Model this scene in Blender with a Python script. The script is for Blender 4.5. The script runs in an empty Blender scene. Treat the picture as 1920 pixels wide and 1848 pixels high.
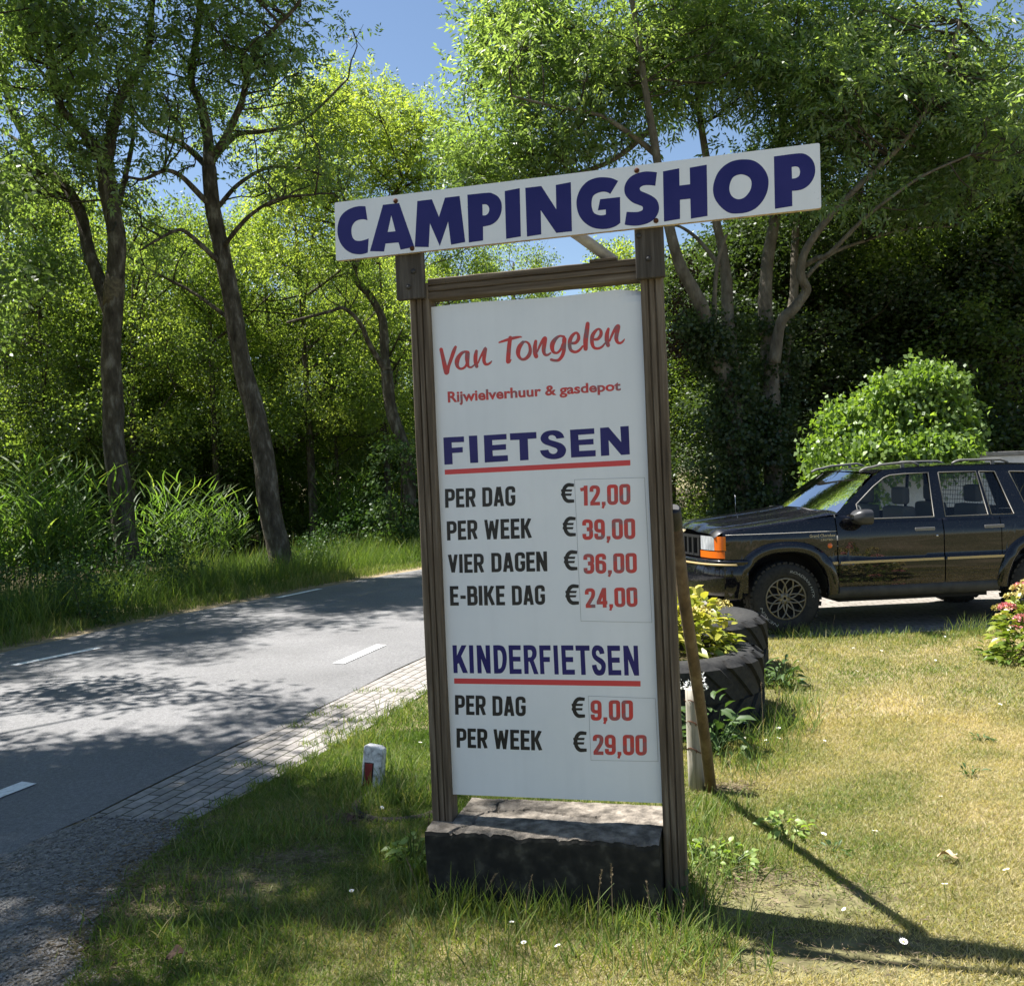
import bpy, bmesh, math, random
import numpy as np
from mathutils import Vector, Matrix
from mathutils.geometry import delaunay_2d_cdt

random.seed(7)
RNG = np.random.default_rng(7)
SC = bpy.context.scene
COL = SC.collection

# ------------------------------------------------------------------ camera
W, H, F = 1920.0, 1848.0, 1772.0
EYE = np.array([0.0, 0.0, 1.68])
ROLL = math.atan(0.033)
PITCH = -math.atan((924 - 890) * math.cos(ROLL) / F)
FWD = np.array([0, math.cos(PITCH), math.sin(PITCH)])
_r0 = np.array([1.0, 0, 0]); _u0 = np.cross(_r0, FWD)
RIGHT = math.cos(ROLL) * _r0 - math.sin(ROLL) * _u0
UP = math.sin(ROLL) * _r0 + math.cos(ROLL) * _u0
cam = bpy.data.objects.new('camera', bpy.data.cameras.new('camera'))
COL.objects.link(cam)
m = Matrix.Identity(4)
for i in range(3):
    m[i][0], m[i][1], m[i][2], m[i][3] = RIGHT[i], UP[i], -FWD[i], EYE[i]
cam.matrix_world = m
cam.data.sensor_fit = 'HORIZONTAL'; cam.data.sensor_width = 36
cam.data.lens = 36 * F / W
cam.data.clip_start = 0.05; cam.data.clip_end = 1000
SC.camera = cam

# ------------------------------------------------------------------ sun, sky, exposure
SUN_EL = math.radians(61)
SUN_H = np.array([-0.92, 0.39])            # towards the sun, on the ground
SUN_H = SUN_H / np.linalg.norm(SUN_H)
TO_SUN = Vector((SUN_H[0] * math.cos(SUN_EL), SUN_H[1] * math.cos(SUN_EL), math.sin(SUN_EL)))
sun = bpy.data.objects.new('sun', bpy.data.lights.new('sun', 'SUN'))
COL.objects.link(sun)
sun.data.energy = 5.0; sun.data.angle = math.radians(0.53); sun.data.color = (1.0, 0.965, 0.915)
sun.rotation_euler = TO_SUN.to_track_quat('Z', 'Y').to_euler()
sun.location = (-20, 15, 30)
world = bpy.data.worlds.new('World'); SC.world = world
world.use_nodes = True
nt = world.node_tree; nt.nodes.clear()
sky = nt.nodes.new('ShaderNodeTexSky'); sky.sky_type = 'NISHITA'; sky.sun_disc = False
sky.sun_elevation = SUN_EL; sky.sun_rotation = math.atan2(SUN_H[0], SUN_H[1])
sky.air_density = 1.0; sky.dust_density = 0.3; sky.ozone_density = 1.6
bg = nt.nodes.new('ShaderNodeBackground'); bg.inputs['Strength'].default_value = 0.057
wo = nt.nodes.new('ShaderNodeOutputWorld')
nt.links.new(sky.outputs[0], bg.inputs[0]); nt.links.new(bg.outputs[0], wo.inputs[0])
SC.view_settings.view_transform = 'Standard'; SC.view_settings.look = 'None'
SC.view_settings.exposure = 1.45; SC.view_settings.gamma = 1
SC.cycles.max_bounces = 8; SC.cycles.diffuse_bounces = 4; SC.cycles.glossy_bounces = 3
SC.cycles.transmission_bounces = 4; SC.cycles.transparent_max_bounces = 12
SC.cycles.caustics_reflective = False; SC.cycles.caustics_refractive = False

# ------------------------------------------------------------------ helpers: places
def ray(px, py):
    return FWD + RIGHT * ((px - W / 2) / F) + UP * ((H / 2 - py) / F)
def at(px, py, d):
    return EYE + ray(px, py) * d
def gnd(px, py, z=0.0):
    r = ray(px, py); return EYE + r * ((z - EYE[2]) / r[2])

def vnoise(x, y, s=1.0, seed=0):
    """smooth value noise in 0..1 on numpy arrays"""
    x = np.asarray(x, float) / s + 1000.5 + seed * 17.3; y = np.asarray(y, float) / s + 1000.5 + seed * 31.7
    xi = np.floor(x).astype(np.int64); yi = np.floor(y).astype(np.int64)
    fx = x - xi; fy = y - yi
    fx = fx * fx * (3 - 2 * fx); fy = fy * fy * (3 - 2 * fy)
    def h(a, b):
        v = np.sin(a * 127.1 + b * 311.7 + seed * 74.7) * 43758.5453
        return v - np.floor(v)
    return (h(xi, yi) * (1 - fx) + h(xi + 1, yi) * fx) * (1 - fy) + (h(xi, yi + 1) * (1 - fx) + h(xi + 1, yi + 1) * fx) * fy
def fbm(x, y, s, seed=0):
    return 0.55 * vnoise(x, y, s, seed) + 0.3 * vnoise(x, y, s * 0.45, seed + 1) + 0.15 * vnoise(x, y, s * 0.2, seed + 2)
def inside(px, py, poly):
    px = np.asarray(px); py = np.asarray(py); r = np.zeros(px.shape, bool)
    n = len(poly); j = n - 1
    for i in range(n):
        xi, yi = poly[i][0], poly[i][1]; xj, yj = poly[j][0], poly[j][1]
        c = ((yi > py) != (yj > py)) & (px < (xj - xi) * (py - yi) / (yj - yi + 1e-12) + xi)
        r ^= c; j = i
    return r

# ------------------------------------------------------------------ helpers: objects
def tag(o, label=None, cat=None, group=None, kind=None):
    if label: o['label'] = label
    if cat: o['category'] = cat
    if group: o['group'] = group
    if kind: o['kind'] = kind
    return o
def thing(name, label, cat, loc=(0, 0, 0), group=None, matrix=None):
    o = bpy.data.objects.new(name, None); COL.objects.link(o)
    o.empty_display_size = 0.1
    if matrix is not None: o.matrix_world = matrix
    else: o.location = loc
    return tag(o, label, cat, group)
def link(name, me, mat=None, parent=None):
    o = bpy.data.objects.new(name, me); COL.objects.link(o)
    if mat is not None:
        for mm in (mat if isinstance(mat, (list, tuple)) else [mat]): me.materials.append(mm)
    if parent is not None: o.parent = parent
    return o
def bulk(name, co, quads, mat, parent=None, tint=None, smooth=False, offset=None):
    """one mesh from numpy arrays: co (N,3), quads (M,4) or (M,3)"""
    co = np.asarray(co, np.float32)
    if offset is not None: co = co - np.asarray(offset, np.float32)
    quads = np.asarray(quads, np.int32); k = quads.shape[1]
    me = bpy.data.meshes.new(name)
    me.vertices.add(len(co)); me.vertices.foreach_set('co', co.ravel())
    me.loops.add(quads.size); me.loops.foreach_set('vertex_index', quads.ravel())
    me.polygons.add(len(quads)); me.polygons.foreach_set('loop_start', np.arange(0, quads.size, k, dtype=np.int32))
    if smooth: me.polygons.foreach_set('use_smooth', np.ones(len(quads), bool))
    if tint is not None:
        a = me.attributes.new('tint', 'FLOAT', 'POINT'); a.data.foreach_set('value', np.asarray(tint, np.float32))
    me.update(calc_edges=True)
    return link(name, me, mat, parent)

class MB:
    """collects shapes, then links them as one mesh"""
    def __init__(s): s.v = []; s.f = []; s.sm = []; s.mi = []
    def add(s, vs, fs, smooth=False, mi=0):
        o = len(s.v); s.v += [tuple(map(float, p)) for p in vs]
        for f in fs: s.f.append(tuple(i + o for i in f)); s.sm.append(smooth); s.mi.append(mi)
        return s
    def box(s, a, b, mi=0, mat=None):
        x0, y0, z0 = a; x1, y1, z1 = b
        vs = [(x0, y0, z0), (x1, y0, z0), (x1, y1, z0), (x0, y1, z0), (x0, y0, z1), (x1, y0, z1), (x1, y1, z1), (x0, y1, z1)]
        if mat is not None: vs = [tuple(mat @ Vector(p)) for p in vs]
        return s.add(vs, [(3, 2, 1, 0), (4, 5, 6, 7), (0, 1, 5, 4), (1, 2, 6, 5), (2, 3, 7, 6), (3, 0, 4, 7)], mi=mi)
    def tube(s, pts, rad, n=8, caps=True, smooth=True, wob=0.0, mi=0):
        pts = [Vector(p) for p in pts]; k = len(pts)
        if not hasattr(rad, '__len__'): rad = [rad] * k
        t0 = (pts[1] - pts[0]).normalized()
        up = Vector((0, 0, 1)) if abs(t0.z) < 0.9 else Vector((1, 0, 0))
        nx = t0.cross(up).normalized(); vs = []
        for i in range(k):
            t = (pts[min(i + 1, k - 1)] - pts[max(i - 1, 0)]).normalized()
            nx = (nx - t * nx.dot(t)).normalized(); ny = t.cross(nx)
            for j in range(n):
                a = 2 * math.pi * j / n; r = rad[i] * (1 + wob * (random.random() - 0.5))
                vs.append(pts[i] + (nx * math.cos(a) + ny * math.sin(a)) * r)
        fs = [(i * n + j, i * n + (j + 1) % n, (i + 1) * n + (j + 1) % n, (i + 1) * n + j) for i in range(k - 1) for j in range(n)]
        s.add(vs, fs, smooth, mi)
        if caps:
            o = len(s.v) - len(vs)
            s.f.append(tuple(o + j for j in reversed(range(n)))); s.sm.append(False); s.mi.append(mi)
            s.f.append(tuple(o + (k - 1) * n + j for j in range(n))); s.sm.append(False); s.mi.append(mi)
        return s
    def lathe(s, prof, n=32, mat=None, smooth=True, mi=0, close=False):
        """prof: (r, h) pairs turned round the local z axis"""
        vs = [(r * math.cos(2 * math.pi * j / n), r * math.sin(2 * math.pi * j / n), h) for r, h in prof for j in range(n)]
        if mat is not None: vs = [tuple(mat @ Vector(p)) for p in vs]
        k = len(prof); rows = k if close else k - 1
        fs = [(i * n + j, i * n + (j + 1) % n, ((i + 1) % k) * n + (j + 1) % n, ((i + 1) % k) * n + j) for i in range(rows) for j in range(n)]
        return s.add(vs, fs, smooth, mi)
    def grid(s, rows, smooth=True, mi=0, flip=False):
        n = len(rows[0]); vs = [p for r in rows for p in r]
        fs = [(i * n + j, i * n + j + 1, (i + 1) * n + j + 1, (i + 1) * n + j) for i in range(len(rows) - 1) for j in range(n - 1)]
        if flip: fs = [f[::-1] for f in fs]
        return s.add(vs, fs, smooth, mi)
    def build(s, name, mat=None, parent=None, bevel=0, segs=2, fix=False):
        me = bpy.data.meshes.new(name); me.from_pydata(s.v, [], s.f)
        me.polygons.foreach_set('use_smooth', s.sm); me.polygons.foreach_set('material_index', s.mi)
        if bevel or fix:
            bm = bmesh.new(); bm.from_mesh(me)
            if fix: bmesh.ops.recalc_face_normals(bm, faces=bm.faces)
            if bevel: bmesh.ops.bevel(bm, geom=[e for e in bm.edges if e.calc_face_angle(0) > 0.5], offset=bevel, segments=segs, profile=0.6, affect='EDGES')
            bm.to_mesh(me); bm.free()
        me.update()
        return link(name, me, mat, parent)

# ------------------------------------------------------------------ helpers: materials
def mat_new(name):
    mt = bpy.data.materials.new(name); mt.use_nodes = True
    t = mt.node_tree; t.nodes.clear()
    out = t.nodes.new('ShaderNodeOutputMaterial')
    return mt, t, out
def N(t, kind, **kw):
    n = t.nodes.new('ShaderNode' + kind)
    for k, v in kw.items():
        if k in n.inputs: n.inputs[k].default_value = v
        else: setattr(n, k, v)
    return n
def ramp(t, stops, interp='LINEAR'):
    r = t.nodes.new('ShaderNodeValToRGB'); r.color_ramp.interpolation = interp
    e = r.color_ramp.elements
    while len(e) < len(stops): e.new(0.5)
    for i, (p, c) in enumerate(stops):
        e[i].position = p; e[i].color = (c[0], c[1], c[2], 1) if not isinstance(c, (int, float)) else (c, c, c, 1)
    return r
def noisy(name, stops, scale=8.0, detail=6.0, rough=0.6, bump=0.0, bscale=None, stretch=(1, 1, 1), spec=0.4, metallic=0.0, coat=0.0, dist=0.0, bdist=0.01):
    """principled material whose colour runs through a noise, with an optional bump"""
    mt, t, out = mat_new(name)
    p = N(t, 'BsdfPrincipled', Roughness=rough, Metallic=metallic)
    p.inputs['Specular IOR Level'].default_value = spec; p.inputs['Coat Weight'].default_value = coat
    tc = N(t, 'TexCoord'); mp = N(t, 'Mapping'); mp.inputs['Scale'].default_value = stretch
    t.links.new(tc.outputs['Object'], mp.inputs[0])
    nz = N(t, 'TexNoise', Scale=scale, Detail=detail, Distortion=dist); nz.inputs['Roughness'].default_value = 0.62
    t.links.new(mp.outputs[0], nz.inputs['Vector'])
    r = ramp(t, stops); t.links.new(nz.outputs['Fac'], r.inputs[0]); t.links.new(r.outputs[0], p.inputs['Base Color'])
    if bump:
        nb = N(t, 'TexNoise', Scale=bscale or scale * 4, Detail=8.0); t.links.new(mp.outputs[0], nb.inputs['Vector'])
        b = N(t, 'Bump', Strength=bump, Distance=bdist); t.links.new(nb.outputs['Fac'], b.inputs['Height']); t.links.new(b.outputs[0], p.inputs['Normal'])
    t.links.new(p.outputs[0], out.inputs[0])
    return mt
def plain(name, col, rough=0.5, metallic=0.0, coat=0.0, spec=0.5):
    mt, t, out = mat_new(name)
    p = N(t, 'BsdfPrincipled', Roughness=rough, Metallic=metallic); p.inputs['Base Color'].default_value = (*col, 1)
    p.inputs['Coat Weight'].default_value = coat; p.inputs['Specular IOR Level'].default_value = spec
    t.links.new(p.outputs[0], out.inputs[0]); return mt
def leafmat(name, stops, trans=0.45, gloss=0.05, grough=0.35, tcol=(1.15, 1.25, 0.5)):
    """leaf: diffuse + light through the blade + a little shine; colour from the per-leaf attribute tint"""
    mt, t, out = mat_new(name)
    a = N(t, 'Attribute', attribute_name='tint')
    r = ramp(t, stops); t.links.new(a.outputs['Fac'], r.inputs[0])
    d = N(t, 'BsdfDiffuse'); tr = N(t, 'BsdfTranslucent'); g = N(t, 'BsdfGlossy', Roughness=grough)
    t.links.new(r.outputs[0], d.inputs[0])
    mx = N(t, 'Mix', data_type='RGBA', blend_type='MULTIPLY'); mx.inputs[0].default_value = 1.0
    t.links.new(r.outputs[0], mx.inputs[6]); mx.inputs[7].default_value = (*tcol, 1)
    t.links.new(mx.outputs[2], tr.inputs[0])
    m1 = N(t, 'MixShader'); m1.inputs[0].default_value = trans
    t.links.new(d.outputs[0], m1.inputs[1]); t.links.new(tr.outputs[0], m1.inputs[2])
    m2 = N(t, 'MixShader'); m2.inputs[0].default_value = gloss
    t.links.new(m1.outputs[0], m2.inputs[1]); t.links.new(g.outputs[0], m2.inputs[2])
    t.links.new(m2.outputs[0], out.inputs[0])
    return mt

G1, G2, G3 = (0.040, 0.085, 0.016), (0.068, 0.135, 0.024), (0.115, 0.185, 0.034)
ASH = leafmat('ash_leaf', [(0, (0.060, 0.100, 0.034)), (0.5, (0.110, 0.172, 0.056)), (1, (0.200, 0.275, 0.092))], trans=0.55, gloss=0.06, grough=0.45, tcol=(2.6, 2.5, 1.15))
WOODLEAF = leafmat('wood_leaf', [(0, (0.050, 0.088, 0.026)), (0.5, (0.102, 0.162, 0.044)), (1, (0.205, 0.275, 0.078))], trans=0.56, gloss=0.035, grough=0.45, tcol=(2.9, 2.6, 1.0))
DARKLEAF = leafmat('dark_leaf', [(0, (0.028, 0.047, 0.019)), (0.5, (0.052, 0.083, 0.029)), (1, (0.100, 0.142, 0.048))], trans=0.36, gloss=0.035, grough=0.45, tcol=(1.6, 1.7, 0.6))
IVYLEAF = leafmat('ivy_leaf', [(0, (0.065, 0.112, 0.026)), (0.5, (0.145, 0.230, 0.048)), (1, (0.260, 0.350, 0.085))], trans=0.4, gloss=0.045, grough=0.5, tcol=(1.8, 1.9, 0.6))
REDDEAD = leafmat('dead_leaf', [(0, (0.030, 0.016, 0.010)), (1, (0.075, 0.040, 0.022))], trans=0.2, gloss=0.03, tcol=(1.2, 1.0, 0.6))
REED = leafmat('reed_leaf', [(0, (0.062, 0.115, 0.034)), (0.6, (0.125, 0.205, 0.060)), (1, (0.25, 0.28, 0.11))], trans=0.5, gloss=0.02, grough=0.5, tcol=(1.7, 1.8, 0.6))
GRASS = leafmat('grass_blade', [(0, (0.072, 0.130, 0.026)), (0.3, (0.140, 0.205, 0.046)), (0.55, (0.310, 0.295, 0.130)), (1, (0.580, 0.480, 0.300))], trans=0.4, gloss=0.02, grough=0.5, tcol=(1.5, 1.5, 0.7))
HYDLEAF = leafmat('hydrangea_leaf', [(0, (0.070, 0.130, 0.020)), (0.45, (0.210, 0.260, 0.038)), (1, (0.52, 0.46, 0.085))], trans=0.38, gloss=0.04, tcol=(1.2, 1.3, 0.6))
WEED = leafmat('weed_leaf', [(0, (0.040, 0.082, 0.024)), (1, (0.105, 0.165, 0.055))], trans=0.35, gloss=0.025, grough=0.5)
BARK = noisy('bark', [(0.3, (0.036, 0.030, 0.022)), (0.52, (0.095, 0.081, 0.061)), (0.68, (0.23, 0.21, 0.17))], scale=9, stretch=(1, 1, 0.35), rough=0.95, bump=1.0, bscale=30, bdist=0.04, spec=0.15)
BARKLIGHT = noisy('bark_pale', [(0.3, (0.085, 0.072, 0.055)), (0.55, (0.165, 0.145, 0.115)), (0.75, (0.25, 0.23, 0.19))], scale=7, stretch=(1, 1, 0.4), rough=0.95, bump=1.0, bscale=26, bdist=0.035, spec=0.15)
TWIG = noisy('twig', [(0.3, (0.035, 0.030, 0.022)), (0.7, (0.085, 0.072, 0.055))], scale=14, rough=0.95, spec=0.1)
# ------------------------------------------------------------------ ground, road, pavement
NEAR = [gnd(0, 1612), gnd(170, 1530), gnd(420, 1410), gnd(600, 1328), gnd(790, 1235)]
FARE = [gnd(0, 1225), gnd(300, 1160), gnd(550, 1112), gnd(790, 1068)]
NEARL = [(-4.9, -6.0), (-3.6, 0.0)] + [(p[0], p[1]) for p in NEAR] + [(0.35, 11.9), (2.4, 15.4), (5.6, 19.3), (10.5, 23.6), (20, 29), (45, 38)]
FARL = [(-10.0, -6.0), (-8.1, 1.0), (-6.5, 6.2)] + [(p[0], p[1]) for p in FARE] + [(0.9, 20.6), (4.8, 24.6), (9.5, 28.3), (19, 33.6), (44, 42.5)]
def resample(poly, n):
    P = np.array(poly, float); d = np.r_[0, np.cumsum(np.linalg.norm(np.diff(P, axis=0), axis=1))]
    t = np.linspace(0, d[-1], n); return np.stack([np.interp(t, d, P[:, 0]), np.interp(t, d, P[:, 1])], 1)
def catmull(poly, k=8):
    P = [np.array(p, float) for p in poly]; out = []
    for i in range(len(P) - 1):
        a = P[max(i - 1, 0)]; b = P[i]; c = P[i + 1]; d = P[min(i + 2, len(P) - 1)]
        for j in range(k):
            t = j / k
            out.append(0.5 * ((2 * b) + (-a + c) * t + (2 * a - 5 * b + 4 * c - d) * t * t + (-a + 3 * b - 3 * c + d) * t ** 3))
    out.append(P[-1]); return out
NEARC = np.array(catmull(NEARL, 6)); FARC = np.array(catmull(FARL, 6))
def strip(name, A, B, z, mat, n=160, cols=6, wob=0.0, kind='structure', crown=0.0):
    A = resample(A, n); B = resample(B, n); rows = []
    for i in range(n):
        r = []
        for j in range(cols + 1):
            t = j / cols; p = A[i] * (1 - t) + B[i] * t
            w = wob * (vnoise(p[0], p[1], 0.35, 5) - 0.5) if j in (0, cols) else 0
            r.append((p[0] + w, p[1] + w * 0.5, z + crown * (1 - (2 * t - 1) ** 2)))
        rows.append(r)
    o = MB().grid(rows, flip=True).build(name, mat); tag(o, kind=kind); return o

def ground_mat():
    mt, t, out = mat_new('ground_soil')
    p = N(t, 'BsdfPrincipled', Roughness=0.95); p.inputs['Specular IOR Level'].default_value = 0.1
    tc = N(t, 'TexCoord')
    n1 = N(t, 'TexNoise', Scale=0.55, Detail=7.0); n2 = N(t, 'TexNoise', Scale=9.0, Detail=8.0)
    t.links.new(tc.outputs['Object'], n1.inputs['Vector']); t.links.new(tc.outputs['Object'], n2.inputs['Vector'])
    r1 = ramp(t, [(0.32, (0.110, 0.120, 0.048)), (0.5, (0.205, 0.180, 0.092)), (0.66, (0.340, 0.270, 0.165))])
    r2 = ramp(t, [(0.3, 0.45), (0.65, 1.15)])
    t.links.new(n1.outputs['Fac'], r1.inputs[0]); t.links.new(n2.outputs['Fac'], r2.inputs[0])
    mx = N(t, 'Mix', data_type='RGBA', blend_type='MULTIPLY'); mx.inputs[0].default_value = 1
    t.links.new(r1.outputs[0], mx.inputs[6]); t.links.new(r2.outputs[0], mx.inputs[7]); t.links.new(mx.outputs[2], p.inputs['Base Color'])
    b = N(t, 'Bump', Strength=0.7, Distance=0.02); t.links.new(n2.outputs['Fac'], b.inputs['Height']); t.links.new(b.outputs[0], p.inputs['Normal'])
    t.links.new(p.outputs[0], out.inputs[0]); return mt
rows = []
gx = np.r_[-400, -120, -60, np.linspace(-30, 30, 61), 60, 120, 400]; gy = np.r_[-200, -60, np.linspace(-10, 50, 61), 90, 200, 500]
for y in gy: rows.append([(x, y, 0.0) for x in gx])
GROUND_M = ground_mat()
tag(MB().grid(rows).build('ground', GROUND_M), kind='structure')

def asphalt(name, base, agg=0.35, scale=260.0, bump=0.25):
    mt, t, out = mat_new(name)
    p = N(t, 'BsdfPrincipled', Roughness=0.82); p.inputs['Specular IOR Level'].default_value = 0.3
    tc = N(t, 'TexCoord'); v = N(t, 'TexVoronoi', Scale=scale); n1 = N(t, 'TexNoise', Scale=0.9, Detail=6.0); n2 = N(t, 'TexNoise', Scale=45.0, Detail=6.0)
    for k in (v, n1, n2): t.links.new(tc.outputs['Object'], k.inputs['Vector'])
    r1 = ramp(t, [(0.3, tuple(c * 0.82 for c in base)), (0.7, tuple(c * 1.12 for c in base))]); t.links.new(n1.outputs['Fac'], r1.inputs[0])
    r2 = ramp(t, [(0.0, 1 - agg), (1.0, 1 + agg)]); t.links.new(v.outputs['Color'], r2.inputs[0])
    r3 = ramp(t, [(0.35, 0.82), (0.65, 1.1)]); t.links.new(n2.outputs['Fac'], r3.inputs[0])
    mx = N(t, 'Mix', data_type='RGBA', blend_type='MULTIPLY'); mx.inputs[0].default_value = 1
    t.links.new(r1.outputs[0], mx.inputs[6]); t.links.new(r2.outputs[0], mx.inputs[7])
    my = N(t, 'Mix', data_type='RGBA', blend_type='MULTIPLY'); my.inputs[0].default_value = 1
    t.links.new(mx.outputs[2], my.inputs[6]); t.links.new(r3.outputs[0], my.inputs[7]); t.links.new(my.outputs[2], p.inputs['Base Color'])
    b = N(t, 'Bump', Strength=bump, Distance=0.006); t.links.new(v.outputs['Distance'], b.inputs['Height']); t.links.new(b.outputs[0], p.inputs['Normal'])
    t.links.new(p.outputs[0], out.inputs[0]); return mt
strip('road', FARC, NEARC, 0.008, asphalt('asphalt', (0.178, 0.176, 0.176)), n=220, cols=8, wob=0.05, crown=0.03)
# sandy edge beyond the road
def shift(L, dl):
    P = np.array(L, float); T = np.gradient(P, axis=0); T /= np.linalg.norm(T, axis=1)[:, None]
    return P + np.stack([-T[:, 1], T[:, 0]], 1) * dl      # positive = to the left of travel (away from the road's near side)
SAND = noisy('sandy_verge', [(0.3, (0.16, 0.125, 0.075)), (0.6, (0.30, 0.245, 0.155))], scale=7, rough=0.95, bump=0.4, spec=0.1)
strip('sandy_edge', shift(FARC, 0.55), shift(FARC, -0.06), 0.004, SAND, n=200, cols=3, wob=0.35)
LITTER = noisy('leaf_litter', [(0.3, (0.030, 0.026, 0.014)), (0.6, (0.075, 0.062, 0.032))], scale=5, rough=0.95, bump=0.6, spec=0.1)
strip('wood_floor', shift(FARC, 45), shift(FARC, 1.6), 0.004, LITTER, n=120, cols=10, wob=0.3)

# dashed edge lines
PAINT = noisy('road_paint', [(0.32, (0.55, 0.55, 0.53)), (0.5, (0.80, 0.80, 0.78))], scale=30, rough=0.7, bump=0.1)
mk = MB()
def zroad(p):
    d1 = np.min(np.linalg.norm(NEARC - p, axis=1)); d2 = np.min(np.linalg.norm(FARC - p, axis=1)); t = d1 / (d1 + d2)
    return 0.008 + 0.03 * (1 - (2 * t - 1) ** 2) + 0.006
def dash(a, b, w=0.11):
    a = np.array(a[:2]); b = np.array(b[:2]); d = (b - a) / np.linalg.norm(b - a); n = np.array([-d[1], d[0]]) * w / 2
    for k in range(4):
        p = a + (b - a) * k / 4; q = a + (b - a) * (k + 1) / 4
        mk.add([(*c, zroad(c)) for c in (p - n, q - n, q + n, p + n)], [(0, 1, 2, 3)])
dash(gnd(24, 1247, 0.03), gnd(187, 1214, 0.03)); dash(gnd(634, 1243, 0.03), gnd(715, 1208, 0.03)); 
e3 = gnd(55, 1466, 0.03); e2 = gnd(634, 1243, 0.03); dd = (e2 - e3); dd /= np.linalg.norm(dd)
dash(e3 - dd * 1.0, e3); dash(gnd(520, 1119, 0.03), gnd(600, 1102, 0.03)); 
mk.build('road_markings', PAINT); tag(bpy.data.objects['road_markings'], kind='structure')

# concrete pavers between asphalt and grass, gravel where they stop
PAVDIR = NEAR[4][:2] - NEAR[1][:2]; PANG = math.atan2(PAVDIR[1], PAVDIR[0])
def paver_mat(name, c1, c2, mortar, rot, bw=0.21, bh=0.105, moss=True):
    mt, t, out = mat_new(name)
    p = N(t, 'BsdfPrincipled', Roughness=0.9); p.inputs['Specular IOR Level'].default_value = 0.2
    tc = N(t, 'TexCoord'); mp = N(t, 'Mapping'); mp.inputs['Rotation'].default_value = (0, 0, -rot)
    t.links.new(tc.outputs['Object'], mp.inputs[0])
    wn = N(t, 'TexNoise', Scale=3.0, Detail=3.0); t.links.new(mp.outputs[0], wn.inputs['Vector'])
    va = N(t, 'VectorMath', operation='MULTIPLY_ADD'); va.inputs[1].default_value = (0.02, 0.02, 0); t.links.new(wn.outputs['Color'], va.inputs[0]); t.links.new(mp.outputs[0], va.inputs[2])
    br = N(t, 'TexBrick', Scale=1.0); br.inputs['Brick Width'].default_value = bw; br.inputs['Row Height'].default_value = bh; br.inputs['Mortar Size'].default_value = 0.006; br.inputs['Mortar Smooth'].default_value = 0.3
    br.inputs['Color1'].default_value = (*c1, 1); br.inputs['Color2'].default_value = (*c2, 1); br.inputs['Mortar'].default_value = (*mortar, 1)
    t.links.new(va.outputs[0], br.inputs['Vector'])
    nz = N(t, 'TexNoise', Scale=24.0, Detail=8.0); t.links.new(tc.outputs['Object'], nz.inputs['Vector'])
    rr = ramp(t, [(0.3, 0.7), (0.7, 1.15)]); t.links.new(nz.outputs['Fac'], rr.inputs[0])
    mx = N(t, 'Mix', data_type='RGBA', blend_type='MULTIPLY'); mx.inputs[0].default_value = 1
    t.links.new(br.outputs['Color'], mx.inputs[6]); t.links.new(rr.outputs[0], mx.inputs[7]); t.links.new(mx.outputs[2], p.inputs['Base Color'])
    inv = N(t, 'Math', operation='SUBTRACT'); inv.inputs[0].default_value = 1; t.links.new(br.outputs['Fac'], inv.inputs[1])
    b = N(t, 'Bump', Strength=0.7, Distance=0.008); t.links.new(inv.outputs[0], b.inputs['Height'])
    b2 = N(t, 'Bump', Strength=0.25, Distance=0.004); t.links.new(nz.outputs['Fac'], b2.inputs['Height']); t.links.new(b.outputs[0], b2.inputs['Normal']); t.links.new(b2.outputs[0], p.inputs['Normal'])
    t.links.new(p.outputs[0], out.inputs[0]); return mt
PAV = paver_mat('concrete_pavers', (0.255, 0.235, 0.215), (0.325, 0.300, 0.280), (0.065, 0.065, 0.045), PANG, 0.20, 0.085)
PIN = [gnd(350, 1548)[:2], gnd(470, 1487)[:2], gnd(600, 1416)[:2], gnd(790, 1306)[:2], np.array([-0.15, 9.9]), np.array([1.05, 12.4]), np.array([3.3, 15.3]), np.array([6.2, 18.7])]
POUT = [gnd(172, 1534)[:2], gnd(300, 1470)[:2], gnd(420, 1412)[:2], gnd(600, 1330)[:2], gnd(790, 1237)[:2], np.array([0.35, 11.9]), np.array([2.4, 15.4]), np.array([5.6, 19.3])]
strip('pavement', catmull(POUT, 4), catmull(PIN, 4), 0.011, PAV, n=90, cols=4, wob=0.0)
GRAV = asphalt('gravel_shoulder', (0.190, 0.178, 0.160), agg=0.75, scale=75.0, bump=0.9)
GIN = [gnd(363, 1545)[:2], gnd(262, 1630)[:2], gnd(205, 1690)[:2], gnd(160, 1790)[:2], gnd(120, 1880)[:2], np.array([-1.35, 1.0]), np.array([-1.6, -5.0])]
GOUT = [gnd(180, 1530)[:2], gnd(80, 1574)[:2], gnd(0, 1614)[:2], np.array([-2.75, 3.2]), np.array([-3.1, 1.8]), np.array([-3.6, 0.0]), np.array([-4.9, -5.0])]
GINC = catmull(GIN, 5)
strip('gravel_shoulder', catmull(GOUT, 5), GINC, 0.007, GRAV, n=90, cols=6, wob=0.25)

# driveway under the car
DRIVE = paver_mat('driveway_pavers', (0.255, 0.232, 0.205), (0.320, 0.292, 0.258), (0.11, 0.10, 0.075), 0.06)
dq = [(1.7, 9.18), (14, 9.55), (14, 12.7), (1.5, 12.25)]
rows = [[tuple(np.r_[np.array(dq[0]) * (1 - u) * (1 - v) + np.array(dq[1]) * u * (1 - v) + np.array(dq[2]) * u * v + np.array(dq[3]) * (1 - u) * v, 0.006]) for u in np.linspace(0, 1, 30)] for v in np.linspace(0, 1, 8)]
tag(MB().grid(rows).build('driveway', DRIVE), kind='structure')
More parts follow.
